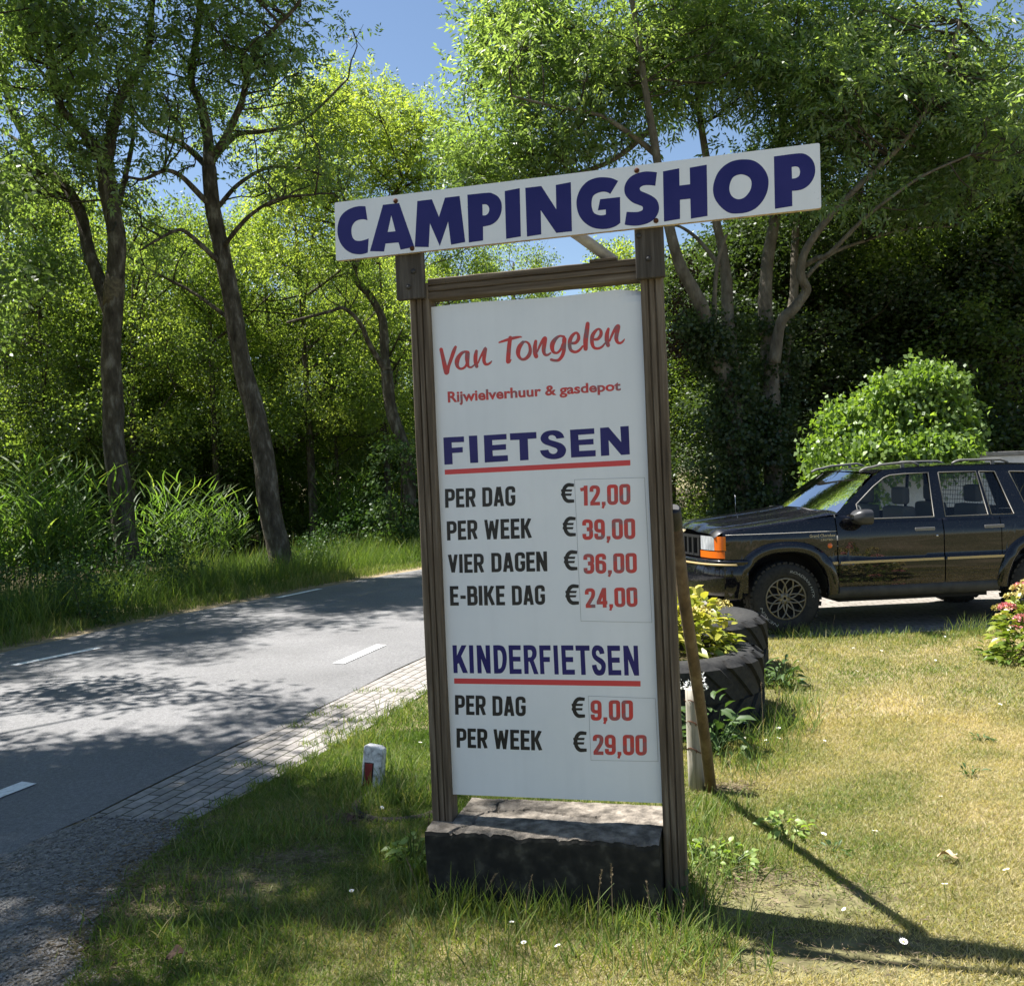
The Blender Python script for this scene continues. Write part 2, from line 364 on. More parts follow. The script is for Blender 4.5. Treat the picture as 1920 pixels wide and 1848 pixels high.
# ------------------------------------------------------------------ the price sign
SO = np.array([-0.2937, 3.8258, 0.3897]); _a, _b, _c = -0.2514, -0.0023, -0.0115
SM = (np.array([[math.cos(_a), -math.sin(_a), 0], [math.sin(_a), math.cos(_a), 0], [0, 0, 1]])
      @ np.array([[1, 0, 0], [0, math.cos(_b), -math.sin(_b)], [0, math.sin(_b), math.cos(_b)]])
      @ np.array([[math.cos(_c), 0, math.sin(_c)], [0, 1, 0], [-math.sin(_c), 0, math.cos(_c)]]))
BASE = SO + SM @ np.array([0.4243, 0.0, -0.39])
SMAT = Matrix([[*SM[0], BASE[0]], [*SM[1], BASE[1]], [*SM[2], BASE[2]], [0, 0, 0, 1]])
def sgn(px, py, y=0.0):
    """photo measurement -> sign-plane metres (u, v) from the foot of the sign"""
    d = ray(px, py); n = SM[:, 1]; t = ((SO + n * y - EYE) @ n) / (d @ n); q = SM.T @ (EYE + d * t - BASE)
    return q[0], q[2]

# --- outlines
def smooth_path(pts, k=5):
    """points are corners (x, y) or curve points (x, y, 1)"""
    n = len(pts); out = []
    for i in range(n):
        p0, p1, p2, p3 = pts[i - 1], pts[i], pts[(i + 1) % n], pts[(i + 2) % n]
        out.append((p1[0], p1[1]))
        s1, s2 = len(p1) > 2, len(p2) > 2
        if not (s1 or s2): continue
        b = np.array(p1[:2], float); c = np.array(p2[:2], float)
        a = np.array(p0[:2], float) if s1 else b * 2 - c if False else b
        d = np.array(p3[:2], float) if s2 else c
        m1 = (c - a) * 0.5; m2 = (d - b) * 0.5
        for j in range(1, k):
            t = j / k
            q = (2 * t ** 3 - 3 * t * t + 1) * b + (t ** 3 - 2 * t * t + t) * m1 + (-2 * t ** 3 + 3 * t * t) * c + (t ** 3 - t * t) * m2
            out.append((q[0], q[1]))
    return out
def fill2d(polys, holes=()):
    """union of polygons minus holes -> (verts2d, tris)"""
    vs = []; fs = []; np_ = len(polys)
    for pl in list(polys) + list(holes):
        ar = sum(pl[i - 1][0] * pl[i][1] - pl[i][0] * pl[i - 1][1] for i in range(len(pl)))
        if ar < 0: pl = list(pl)[::-1]
        o = len(vs); vs += [Vector((float(x), float(y))) for x, y in pl]; fs.append(list(range(o, o + len(pl))))
    V, E, T, _, _, OF = delaunay_2d_cdt(vs, [], fs, 0, 1e-7)
    tr = []
    for f, of in zip(T, OF):
        if any(i < np_ for i in of) and not any(i >= np_ for i in of): tr.append(f)
    return [(v.x, v.y) for v in V], tr
def put(mb, polys, y, holes=()):
    V, T = fill2d(polys, holes)
    fs = []
    for f in T:
        a, b, c = (V[i] for i in f[:3])
        s = (b[0] - a[0]) * (c[1] - a[1]) - (b[1] - a[1]) * (c[0] - a[0])
        fs.append(tuple(f) if s > 0 else tuple(reversed(f)))
    mb.add([(x, y, z) for x, z in V], fs)
def S(txt):
    """'x,y' corner, 'x,y*' curve point"""
    r = []
    for w in txt.split():
        c = w.endswith('*'); x, y = w.rstrip('*').split(','); r.append((float(x), float(y), 1) if c else (float(x), float(y)))
    return r
def traced(mb, outs, sc, ox, oy, yp, y):
    for o in outs:
        parts = [smooth_path(S(p)) for p in o.split('|')]
        parts = [[sgn(ox + x / sc, oy + z / sc, yp) for x, z in p] for p in parts]
        put(mb, [parts[0]], y, parts[1:])

WHITEBOARD = noisy('white_board', [(0.35, (0.72, 0.745, 0.79)), (0.62, (0.77, 0.79, 0.83)), (0.8, (0.66, 0.685, 0.72))], scale=2.2, rough=0.38, bump=0.05, bscale=40, spec=0.5, bdist=0.002)
def weathered_board():
    t = WHITEBOARD.node_tree; p = next(n for n in t.nodes if n.type == 'BSDF_PRINCIPLED'); src = p.inputs['Base Color'].links[0].from_socket
    tc = N(t, 'TexCoord'); mp = N(t, 'Mapping'); mp.inputs['Scale'].default_value = (1, 1, .05); t.links.new(tc.outputs['Object'], mp.inputs[0])
    st = N(t, 'TexNoise', Scale=26.0, Detail=7.0); t.links.new(mp.outputs[0], st.inputs['Vector']); r = ramp(t, [(0.45, 1.0), (0.75, 0.97)]); t.links.new(st.outputs['Fac'], r.inputs[0])
    sp = N(t, 'TexNoise', Scale=75.0, Detail=3.0); t.links.new(tc.outputs['Object'], sp.inputs['Vector']); r2 = ramp(t, [(0.72, 1.0), (0.80, 0.70)]); t.links.new(sp.outputs['Fac'], r2.inputs[0])
    for k in (r, r2):
        mx = N(t, 'Mix', data_type='RGBA', blend_type='MULTIPLY'); mx.inputs[0].default_value = 1; t.links.new(src, mx.inputs[6]); t.links.new(k.outputs[0], mx.inputs[7]); src = mx.outputs[2]
    t.links.new(src, p.inputs['Base Color'])
weathered_board()
STICKER = noisy('clear_vinyl', [(0.35, (0.70, 0.73, 0.78)), (0.65, (0.755, 0.775, 0.82))], scale=5, rough=0.25, spec=0.5)
BLUE = noisy('blue_vinyl', [(0.35, (0.010, 0.009, 0.115)), (0.7, (0.024, 0.020, 0.150))], scale=4, rough=0.35, spec=0.3)
RED = noisy('faded_red_vinyl', [(0.36, (0.62, 0.045, 0.040)), (0.50, (0.52, 0.060, 0.055)), (0.66, (0.24, 0.115, 0.130))], scale=22, detail=3, rough=0.4, spec=0.4)
REDBAR = plain('red_vinyl', (0.62, 0.050, 0.055), rough=0.4)
BLACKV = noisy('black_vinyl', [(0.4, (0.010, 0.010, 0.011)), (0.7, (0.032, 0.028, 0.026))], scale=9, rough=0.45)
def wood(name, axis='z', stops=((0.3, (0.058, 0.044, 0.032)), (0.5, (0.116, 0.090, 0.066)), (0.68, (0.195, 0.162, 0.126)))):
    st = {'z': (1, 1, 0.045), 'x': (0.045, 1, 1)}[axis]
    return noisy(name, list(stops), scale=60, detail=8, stretch=st, rough=0.85, bump=0.45, bscale=140, spec=0.2, bdist=0.004)
WOODZ = wood('weathered_wood_upright', 'z'); WOODX = wood('weathered_wood_rail', 'x')
WOODB = wood('grey_wood_block', 'z', ((0.3, (0.040, 0.034, 0.028)), (0.52, (0.072, 0.063, 0.054)), (0.7, (0.125, 0.112, 0.098))))
PLY = noisy('plywood_edge', [(0.3, (0.22, 0.13, 0.07)), (0.5, (0.52, 0.40, 0.27)), (0.7, (0.62, 0.55, 0.45))], scale=30, rough=0.9, bump=0.6)
RUST = noisy('rusty_steel', [(0.3, (0.035, 0.016, 0.010)), (0.6, (0.13, 0.048, 0.022))], scale=90, rough=0.85, bump=0.5, spec=0.2)
ZINC = noisy('galvanised_tube', [(0.3, (0.25, 0.24, 0.22)), (0.7, (0.42, 0.41, 0.39))], scale=25, rough=0.6, metallic=0.3)

sign = thing('price_sign', 'white rental price sign in a brown wooden frame, topped by a wide CAMPINGSHOP board', 'sign', matrix=SMAT)
def grooved(mb, u0, u1, v0, v1, y0, y1, horiz=False, top_cut=0.0):
    """bar with two V grooves along its front face"""
    w = u1 - u0; g = 0.004; pr = [(u0 + 0.003, y0), ]
    for c in (0.36, 0.66):
        x = u0 + w * c; pr += [(x - g, y0), (x - g * 0.3, y0 + 0.009), (x + g * 0.3, y0 + 0.009), (x + g, y0)]
    pr += [(u1 - 0.003, y0), (u1, y0 + 0.003), (u1, y1), (u0, y1), (u0, y0 + 0.003)]
    n = len(pr)
    rings = [v0 + (v1 - v0) * i / 12 for i in range(13)]
    vs = []
    for v in rings:
        for x, y in pr:
            j = 0.0008 * math.sin(v * 37 + x * 90)
            vs.append((x + j, y + j, v) if not horiz else (v, y + j, x + j))
    fs = [(i * n + j, i * n + (j + 1) % n, (i + 1) * n + (j + 1) % n, (i + 1) * n + j) for i in range(12) for j in range(n)]
    fs += [tuple(reversed(range(n))), tuple(12 * n + j for j in range(n))]
    mb.add(vs, fs); return mb
X0 = -0.4243
grooved(MB(), X0 - 0.068, X0 + 0.013, -0.12, 2.46, -0.03, 0.055).build('post', WOODZ, sign, fix=True)
grooved(MB(), X0 + 0.861, X0 + 0.942, -0.12, 2.46, -0.03, 0.055).build('post', WOODZ, sign, fix=True)
grooved(MB(), 2.394, 2.476, X0 + 0.0135, X0 + 0.8605, -0.028, 0.05, horiz=True).build('crossbar', WOODX, sign, fix=True)
MB().box((X0 + 0.02, 0.012, 0.42), (X0 + 0.855, 0.05, 0.49)).build('bottom_rail', WOODX, sign, bevel=0.003)
# price panel: a board with a slightly wavy top edge and a lifted corner
pw, ph = 0.8600, 1.9769
def panel_pt(i, j, ni, nj, back=0.0):
    u = pw * i / ni; v = ph * j / nj
    k = max(0, (u - 0.76) / 0.1) * max(0, (v - 1.93) / 0.047)
    y = 0.022 * k ** 1.5 + back
    if j == nj: v += 0.004 * math.sin(u * 9) - 0.012 * k
    return (X0 + u, y, 0.39 + v)
mb = MB(); ni, nj = 43, 80
mb.grid([[panel_pt(i, j, ni, nj) for i in range(ni + 1)] for j in range(nj + 1)], smooth=False)
mb.grid([[panel_pt(i, j, ni, nj, 0.010) for i in range(ni + 1)] for j in range(nj + 1)], smooth=False, flip=True)
rim = [(i, 0) for i in range(ni)] + [(ni, j) for j in range(nj)] + [(i, nj) for i in range(ni, 0, -1)] + [(0, j) for j in range(nj, 0, -1)]
vs = [panel_pt(i, j, ni, nj) for i, j in rim] + [panel_pt(i, j, ni, nj, 0.010) for i, j in rim]; n = len(rim)
mb.add(vs, [(k, n + k, n + (k + 1) % n, (k + 1) % n) for k in range(n)])
panel = mb.build('price_panel', WHITEBOARD, sign)

# header board
HY = -0.085
hq = [sgn(630, 489, HY), sgn(1540, 390, HY), sgn(1537, 268, HY), sgn(627, 380, HY)]
def rounded(q, r=0.008):
    out = []
    for i in range(4):
        p = np.array(q[i]); a = np.array(q[i - 1]); b = np.array(q[(i + 1) % 4])
        da = (a - p) / np.linalg.norm(a - p); db = (b - p) / np.linalg.norm(b - p)
        for k in range(5):
            t = k / 4; out.append(tuple(p + da * r * (1 - t) ** 2 + db * r * t ** 2))
    return out
hp = rounded(hq); n = len(hp)
dense = []
for i in range(n):
    a = np.array(hp[i]); b = np.array(hp[(i + 1) % n]); k = max(1, int(np.linalg.norm(b - a) / 0.012))
    dense += [a + (b - a) * j / k for j in range(k)]
n = len(dense); mb = MB()
bumpy = [(0.0016 * (random.random() - 0.3) if random.random() < 0.35 else 0) for _ in range(n)]
mb.add([(p[0], HY, p[1]) for p in dense], [tuple(range(n))], mi=0)
mb.add([(p[0], HY + 0.022, p[1]) for p in dense], [tuple(reversed(range(n)))], mi=0)
mb.add([(p[0], HY, p[1]) for p in dense] + [(p[0], HY + 0.004, p[1] + bumpy[i]) for i, p in enumerate(dense)] + [(p[0], HY + 0.022, p[1] - bumpy[i]) for i, p in enumerate(dense)],
       [(k + o, o + (k + 1) % n, o + n + (k + 1) % n, o + n + k) for o in (0, n) for k in range(n)], mi=1)
header = mb.build('header_board', [WHITEBOARD, PLY], sign, fix=True)
mb = MB(); YL = HY - 0.0006
traced(mb, ['417,300 443,470 400,458* 340,463* 290,490* 256,545* 250,610* 262,670* 295,708* 350,716* 410,703* 457,685 445,857 390,873* 330,877* 250,862* 170,810* 110,725* 83,620* 88,520* 120,425* 180,360* 260,318* 340,300*',
 '628,283 822,262 1005,788 840,822 815,735 658,748 642,843 472,840|728,408 778,600 684,610',
 '1040,238 1215,217 1300,428 1372,198 1548,177 1616,730 1445,762 1410,485 1310,778 1192,505 1177,790 1010,788'], 6.4, 620, 340, HY, YL)
traced(mb, ['105,355 340,331* 400,337* 470,375* 510,440* 518,520* 500,600* 460,665* 400,710* 340,728* 293,737 294,903 122,928|285,472 325,470* 355,490* 368,530* 355,575* 325,600* 288,603',
 '553,310 733,275 747,855 570,884', '800,272 992,250 1172,530 1166,237 1346,203 1360,793 1172,813 985,540 992,830 820,857'], 6.4, 860, 310, HY, YL)
traced(mb, ['634,318 540,473 500,452* 440,448* 370,470* 328,510* 315,590* 325,660* 350,705* 410,728* 450,728* 486,720 486,660 390,670 418,536 657,510 660,820 600,862* 510,890* 410,893* 310,868* 220,805* 160,715* 134,600* 145,500* 190,400* 270,320* 370,280* 470,273* 560,285*',
 '1100,213 1080,376 1010,368* 940,372* 895,400* 905,435* 960,460* 1040,498* 1100,550* 1125,630* 1110,710* 1060,780* 980,828* 870,853* 780,852* 712,842 736,687 800,690* 870,688* 925,665* 925,625* 880,605* 800,570* 730,500* 708,430* 720,355* 770,280* 850,230* 950,205* 1030,205*',
 '1172,203 1367,165 1370,372 1497,357 1493,158 1697,122 1707,737 1507,770 1500,530 1376,543 1377,772 1184,805'], 6.4, 1060, 290, HY, YL)
traced(mb, ['690,313* 800,325* 900,375* 990,470* 1040,580* 1047,690* 1020,820* 950,950* 850,1050* 730,1105* 600,1125* 480,1120* 390,1075* 300,990* 235,880* 215,760* 235,640* 285,520* 370,420* 480,350* 590,320*|660,540* 740,570* 785,625* 792,710* 760,800* 690,880* 610,910* 540,895* 485,845* 460,760* 475,660* 520,580* 590,545*',
 '1128,270 1470,225* 1590,232* 1680,290* 1735,380* 1748,490* 1725,590* 1660,690* 1570,755* 1480,780* 1402,785 1405,1013 1144,1055|1395,427 1460,420* 1505,440* 1520,500* 1505,560* 1460,592* 1400,602'], 8, 1310, 260, HY, YL)
mb.build('lettering', BLUE, header)

# mounting blocks with bolts, header screws
ROTX = Matrix.Rotation(math.radians(90), 4, 'X')
def bolt(mb, u, v, y, r=0.009, h=0.006):
    mb.lathe([(0.0001, h), (r * 0.6, h * 0.9), (r, h * 0.45), (r, -0.002)], 14, Matrix.Translation((u, y, v)) @ ROTX)
for (pa, pb, bolts) in (((739.7, 478), (795, 558), ((775, 509), (766, 538))), ((1188.6, 424), (1246.6, 518), ((1198, 442), (1216, 485)))):
    u0, _ = sgn(*pa, -0.063); u1, v0 = sgn(*pb, -0.063)
    blk = MB().box((u0, -0.062, v0), (u1, -0.031, v0 + 0.37)).build('mounting_block', WOODB, sign, bevel=0.004)
    for q in bolts:
        mb = MB(); bolt(mb, *sgn(*q, -0.063), -0.0625, 0.010, 0.007); mb.build('bolt', plain('dark_bolt', (0.03, 0.028, 0.027), 0.6) if 'dark_bolt' not in bpy.data.materials else bpy.data.materials['dark_bolt'], blk)
for q in ((742, 377), (773, 466), (1194, 320), (1230, 414)):
    mb = MB(); bolt(mb, *sgn(*q, HY), HY - 0.0003, 0.0095, 0.006); mb.build('rusty_screw', RUST, header)
# brace tube and a chip of wood on the crossbar
p0 = sgn(1153, 489, 0.02); p1 = sgn(1083, 440, -0.01)
mb = MB().tube([(p0[0], 0.02, 2.480), (p1[0], -0.008, p1[1]), (p1[0] - 0.04, -0.012, p1[1] + 0.03)], 0.022, 16); mb.build('brace_tube', ZINC, sign)
c0 = sgn(1107, 489, 0.0); c1 = sgn(1157, 483, 0.0)
MB().box((c0[0], -0.03, 2.4765), (c1[0], 0.045, 2.487)).build('wood_chip', WOODX, sign, bevel=0.002)

# --- lettering on the panel
def rpath(pts, r, k=5):
    out = [np.array(pts[0], float)]
    for i in range(1, len(pts) - 1):
        p = np.array(pts[i], float); a = np.array(pts[i - 1], float); b = np.array(pts[i + 1], float)
        la, lb = np.linalg.norm(a - p), np.linalg.norm(b - p); rr = min(r, la * 0.49, lb * 0.49)
        if rr < 1e-4: out.append(p); continue
        for j in range(k + 1):
            t = j / k; out.append(p + (a - p) / la * rr * (1 - t) ** 2 + (b - p) / lb * rr * t * t)
    out.append(np.array(pts[-1], float)); return out
def stroke_polys(path, hw, caps=False):
    """polygons of a stroke; hw number or per-point list"""
    P = [np.array(p[:2], float) for p in path]; n = len(P); hw = [hw] * n if not hasattr(hw, '__len__') else hw
    L, R = [], []
    closed = np.linalg.norm(P[0] - P[-1]) < 1e-9
    for i in range(n):
        pr = P[i - 1] if i else (P[-2] if closed else None); nx = P[i + 1] if i < n - 1 else (P[1] if closed else None)
        d1 = (P[i] - pr) / (np.linalg.norm(P[i] - pr) + 1e-12) if pr is not None else None
        d2 = (nx - P[i]) / (np.linalg.norm(nx - P[i]) + 1e-12) if nx is not None else None
        if d1 is None: d1 = d2
        if d2 is None: d2 = d1
        m_ = d1 + d2; m_ /= np.linalg.norm(m_) + 1e-12; nn = np.array([-m_[1], m_[0]])
        c = max(0.45, float(m_ @ d1)); w = hw[i] / c
        L.append(P[i] + nn * w); R.append(P[i] - nn * w)
    qs = []
    for i in range(n - 1):
        q = [L[i], L[i + 1], R[i + 1], R[i]]; c = (q[0] + q[1] + q[2] + q[3]) / 4
        qs.append(sorted(q, key=lambda p: math.atan2(p[1] - c[1], p[0] - c[0])))
    if caps:
        for i in (0, n - 1): qs.append([P[i] + hw[i] * np.array([math.cos(a), math.sin(a)]) for a in np.linspace(0, 2 * math.pi, 12, endpoint=False)])
    return qs
A_ = 0.087
GL = {
 'P': (.50, [([(A_, 0), (A_, 1)], 0), ([(A_, 1 - .085), (.5 - A_, 1 - .085), (.5 - A_, .44), (A_, .44)], .16)]),
 'E': (.43, [([(.42, 1 - .085), (A_, 1 - .085), (A_, .085), (.42, .085)], 0), ([(A_, .51), (.385, .51)], 0)]),
 'R': (.52, [([(A_, 0), (A_, 1)], 0), ([(A_, 1 - .085), (.5 - A_, 1 - .085), (.5 - A_, .47), (A_, .47)], .16), ([(.27, .48), (.425, 0)], 0)]),
 'D': (.50, [([(A_, 0), (A_, 1)], 0), ([(A_, 1 - .085), (.5 - A_, 1 - .085), (.5 - A_, .085), (A_, .085)], .18)]),
 'A': (.54, [([(.095, 0), (.245, 1)], 0), ([(.445, 0), (.295, 1)], 0), ([(.16, .27), (.38, .27)], 0)]),
 'G': (.50, [([(.5 - A_, .68), (.5 - A_, 1 - .09), (A_, 1 - .09), (A_, .09), (.5 - A_, .09), (.5 - A_, .52)], .17), ([(.27, .455), (.5, .455)], 0)]),
 'W': (.74, [([(.09, 1), (.215, .0)], 0), ([(.215, .0), (.37, .93)], 0), ([(.37, .93), (.525, .0)], 0), ([(.525, .0), (.65, 1)], 0)]),
 'K': (.52, [([(A_, 0), (A_, 1)], 0), ([(.42, 1), (.19, .45)], 0), ([(.22, .60), (.43, 0)], 0)]),
 'V': (.52, [([(.095, 1), (.26, .03)], 0), ([(.425, 1), (.26, .03)], 0)]),
 'I': (.20, [([(A_, 0), (A_, 1)], 0)]),
 'N': (.52, [([(A_, 0), (A_, 1)], 0), ([(.52 - A_, 0), (.52 - A_, 1)], 0), ([(A_, .97), (.52 - A_, .03)], 0)]),
 'B': (.50, [([(A_, 0), (A_, 1)], 0), ([(A_, 1 - .085), (.48 - A_, 1 - .085), (.48 - A_, .52), (A_, .52)], .13), ([(A_, .52), (.5 - A_, .52), (.5 - A_, .085), (A_, .085)], .14)]),
 '-': (.30, [([(.02, .43), (.28, .43)], 0)]),
 '0': (.49, [([(.245, .91), (.49 - A_, .91), (.49 - A_, .09), (A_, .09), (A_, .91), (.245, .91)], .17)]),
 '1': (.36, [([(.24, 0), (.24, 1)], 0), ([(.0, .80), (.2, .84)], 0)]),
 '2': (.47, [([(A_, .68), (A_, .91), (.47 - A_, .91), (.47 - A_, .60), (A_ + .01, .12)], .16), ([(.02, .085), (.46, .085)], 0)]),
 '3': (.48, [([(A_, .70), (A_, .91), (.48 - A_, .91), (.48 - A_, .54), (.20, .52)], .15), ([(.20, .51), (.48 - A_, .50), (.48 - A_, .09), (A_, .09), (A_, .30)], .15)]),
 '4': (.50, [([(.36, 0), (.36, 1)], 0), ([(.35, .96), (.08, .28)], 0), ([(.0, .25), (.49, .25)], 0)]),
 '6': (.48, [([(.48 - A_, .70), (.48 - A_, .91), (A_, .91), (A_, .09), (.48 - A_, .09), (.48 - A_, .57), (A_, .57)], .16)]),
 '9': (.48, [([(A_, .30), (A_, .09), (.48 - A_, .09), (.48 - A_, .91), (A_, .91), (A_, .43), (.48 - A_, .43)], .16)]),
 ',': (.20, [([(.10, .17), (.10, .0)], 0), ([(.11, .03), (.05, -.15)], 0)]),
}
GL['3'] = (.48, GL['3'][1])
def word(mb, txt, tl, tr, br, bl, y, sc, ox, oy, gap=0.055):
    """set a word in condensed capitals inside the quad measured in the photo"""
    q = [np.array(sgn(ox + p[0] / sc, oy + p[1] / sc)) for p in (tl, tr, br, bl)]
    tot = sum(GL[c][0] for c in txt) + gap * (len(txt) - 1); x = 0
    for c in txt:
        w, paths = GL[c]; polys = []
        for pts, r in paths:
            hw = A_ if c not in 'W' else 0.076
            if c == ',': hw = 0.085 if pts[0][0] == .10 else 0.055
            polys += stroke_polys(rpath(pts, r), hw)
        out = []
        for p in polys:
            o = []
            for u, v in p:
                if c not in ',': v = min(max(v, 0), 1)
                s = (x + u) / tot
                P = (q[3] * (1 - s) + q[2] * s) * (1 - v) + (q[0] * (1 - s) + q[1] * s) * v; o.append((P[0], P[1]))
            out.append(o)
        put(mb, out, y); x += w + gap
Z2 = (3.3, 740, 540); Z3 = (2.567, 740, 1040); Z8 = (5.053, 840, 1190); Z7 = (5.053, 820, 780)
y = -0.0006
def W2(t, x0, x1, tl, tr, br, bl, z): word(mb, t, (x0, tl), (x1, tr), (x1 + 3, br), (x0 + 3, bl), y, *z)
def euro(x0, y0, x1, y1, z):
    sc, ox, oy = z; h = y1 - y0; w = x1 - x0
    pt = lambda u, v: sgn(ox + (x0 + u * w) / sc, oy + (y1 - v * h) / sc)
    arc = [(0.60 + 0.43 * math.cos(a), 0.5 + 0.405 * math.sin(a)) for a in np.linspace(math.radians(62), math.radians(298), 22)]
    arc = [(0.97, 0.885)] + arc[2:-2] + [(0.99, 0.105)]
    hwv = [0.125 if i in (0, len(arc) - 1) else 0.155 for i in range(len(arc))]
    pol = stroke_polys([(u * w, v * h) for u, v in arc], [k * w * 0.9 for k in hwv])
    for v, u1 in ((.625, .84), (.42, .81)): pol.append([(0, (v - .055) * h), (u1 * w - 4, (v - .055) * h), (u1 * w, (v + .055) * h), (0, (v + .055) * h)])
    put(mb, [[pt(a / w, b / h) for a, b in p] for p in pol], y)
ROWS = [([('PER', 72, 365, 690, 678, 860, 868, Z7), ('DAG', 425, 738, 676, 660, 850, 858, Z7)], (1030, 1205, 1112, 1330, Z2), ('12,00', 1355, 1828, 660, 640, 838, 848, Z7)),
 ([('PER', 322, 513, 1443, 1432, 1553, 1561, Z2), ('WEEK', 552, 848, 1433, 1422, 1546, 1556, Z2)], (1040, 1412, 1122, 1537, Z2), ('39,00', 1160, 1487, 1430, 1424, 1553, 1558, Z2)),
 ([('VIER', 328, 553, 1648, 1641, 1759, 1762, Z2), ('DAGEN', 597, 942, 1638, 1628, 1751, 1757, Z2)], (1047, 1620, 1132, 1747, Z2), ('36,00', 1167, 1497, 1643, 1637, 1763, 1768, Z2)),
 ([('E-BIKE', 265, 530, 150, 147, 242, 244, Z3), ('DAG', 563, 722, 148, 144, 240, 242, Z3)], (822, 140, 888, 241, Z3), ('24,00', 915, 1167, 160, 155, 250, 255, Z3)),
 ([('PER', 66, 360, 568, 574, 760, 753, Z8), ('DAG', 420, 735, 576, 582, 770, 764, Z8)], (1172, 585, 1300, 787, Z8), ('9,00', 1350, 1752, 615, 617, 813, 810, Z8)),
 ([('PER', 80, 376, 882, 888, 1075, 1065, Z8), ('WEEK', 428, 893, 890, 905, 1094, 1078, Z8)], (1187, 908, 1316, 1110, Z8), ('29,00', 1372, 1882, 940, 945, 1142, 1133, Z8))]
for ws_, eu, fig in ROWS:
    mb = MB(); y = -0.0006
    for w_ in ws_: W2(*w_)
    euro(*eu); mb.build('lettering', BLACKV, panel)
    mb = MB(); y = -0.0012; W2(*fig); mb.build('price_figures', RED, panel)

for pts in (((1113 / 3.3 + 740, 1185 / 3.3 + 540), (1208.5, 1172 / 3.3 + 540), (1238 / 2.567 + 740, 325 / 2.567 + 1040), (897 / 2.567 + 740, 318 / 2.567 + 1040)),
            ((932 / 2.567 + 740, 678 / 2.567 + 1040), (1255 / 2.567 + 740, 690 / 2.567 + 1040), (1268 / 2.567 + 740, 993 / 2.567 + 1040), (945 / 2.567 + 740, 987 / 2.567 + 1040))):
    q = [sgn(*p) for p in pts]; mb = MB()
    vs = [(min(a, X0 + 0.853), -0.0007, b) for a, b in q]; c = np.mean(vs, axis=0)
    mb.add(vs, [(3, 2, 1, 0)]); 
    st = mb.build('price_sticker', STICKER, panel)
    fr = []
    for i in range(4):
        a = np.array(vs[i]); b = np.array(vs[(i + 1) % 4]); d = (b - a) / np.linalg.norm(b - a); nn = np.array([-d[2], 0, d[0]]) * 0.0007
        fr.append([(p[0], p[2]) for p in (a - nn, b - nn, b + nn, a + nn)])
    mb = MB(); put(mb, fr, -0.0009); mb.build('sticker_edge', plain('dirty_edge', (0.30, 0.31, 0.32), 0.6) if 'dirty_edge' not in bpy.data.materials else bpy.data.materials['dirty_edge'], st)

mb = MB(); y = -0.0006
traced(mb, ['57,203 252,192 254,245 136,250 138,300 241,293 242,343 142,350 146,456 68,460', '298,187 378,183 388,441 312,444',
 '440,182 655,168 657,220 520,228 522,275 651,265 652,317 523,325 527,377 668,370 670,426 450,440', '687,164 938,150 940,211 857,217 865,415 784,420 777,224 690,228',
 '1204,205 1130,215 1115,190* 1085,180* 1060,188* 1053,207* 1070,225* 1120,240* 1180,262* 1215,300* 1218,340* 1195,380* 1150,402* 1090,408* 1030,395* 990,365* 972,325 1052,318 1065,345* 1095,358* 1125,350* 1138,325* 1125,305* 1080,288* 1010,262* 980,225* 985,185* 1020,150* 1080,135* 1140,138* 1185,165*',
 '1257,130 1486,115 1488,168 1335,178 1338,225 1479,215 1481,267 1342,275 1345,330 1500,322 1501,380 1268,393', '1542,112 1622,105 1742,245 1733,99 1813,93 1824,362 1742,368 1623,228 1630,372 1551,378'], *Z7, 0.0, y)
mb.build('lettering', BLUE, panel); mb = MB()
traced(mb, ['42,97 83,97 85,195 128,97 176,97 125,200 190,360 142,360 102,265 90,275 92,360 54,360', '198,97 238,97 247,362 207,362',
 '270,97 313,97 360,230 355,97 396,97 406,363 365,363 315,225 320,362 281,362', '428,97 490,97* 530,115* 553,170* 557,240* 545,310* 515,355* 480,364* 438,364|470,145 495,147* 513,180* 517,240* 507,300* 490,318* 478,318',
 '573,97 688,97 689,142 614,142 616,205 686,205 688,250 619,250 622,322 697,322 699,368 585,368', '714,97 790,97* 825,115* 840,160* 835,205* 812,240 858,370 815,370 777,260* 763,255 765,368 725,368|756,142 785,143* 798,165* 790,205* 760,212',
 '863,98 971,98 972,145 904,145 906,208 965,208 966,255 908,255 915,370 875,370', '997,98 1038,98 1050,373 1010,373', '1071,98 1187,98 1189,145 1113,145 1116,208 1185,208 1187,256 1119,256 1122,328 1202,328 1204,375 1085,375',
 '1207,99 1340,99 1342,148 1295,148 1306,377 1263,377 1253,148 1210,148',
 '1482,175 1438,182 1430,155* 1417,145* 1403,158* 1405,185* 1425,205* 1465,230* 1492,270* 1493,325* 1475,370* 1435,384* 1395,370* 1370,320* 1364,285 1405,280 1418,320* 1437,333* 1452,315* 1450,285* 1425,262* 1385,230* 1365,190* 1365,140* 1385,105* 1417,97* 1455,110* 1475,140*',
 '1508,100 1628,100 1630,150 1549,150 1552,213 1626,213 1628,262 1555,262 1559,332 1641,332 1643,381 1521,381', '1660,101 1705,101 1762,250 1757,101 1798,101 1811,384 1765,384 1707,230 1713,383 1672,383'], *Z8, 0.0, y)
mb.build('lettering', BLUE, panel)
mb = MB(); traced(mb, ['70,508 1828,415 1829,467 72,554'], *Z7, 0.0, y); mb.build('underline', REDBAR, panel); mb = MB(); traced(mb, ['58,410 1824,435 1825,487 59,460'], *Z8, 0.0, y)
mb.build('underline', REDBAR, panel)
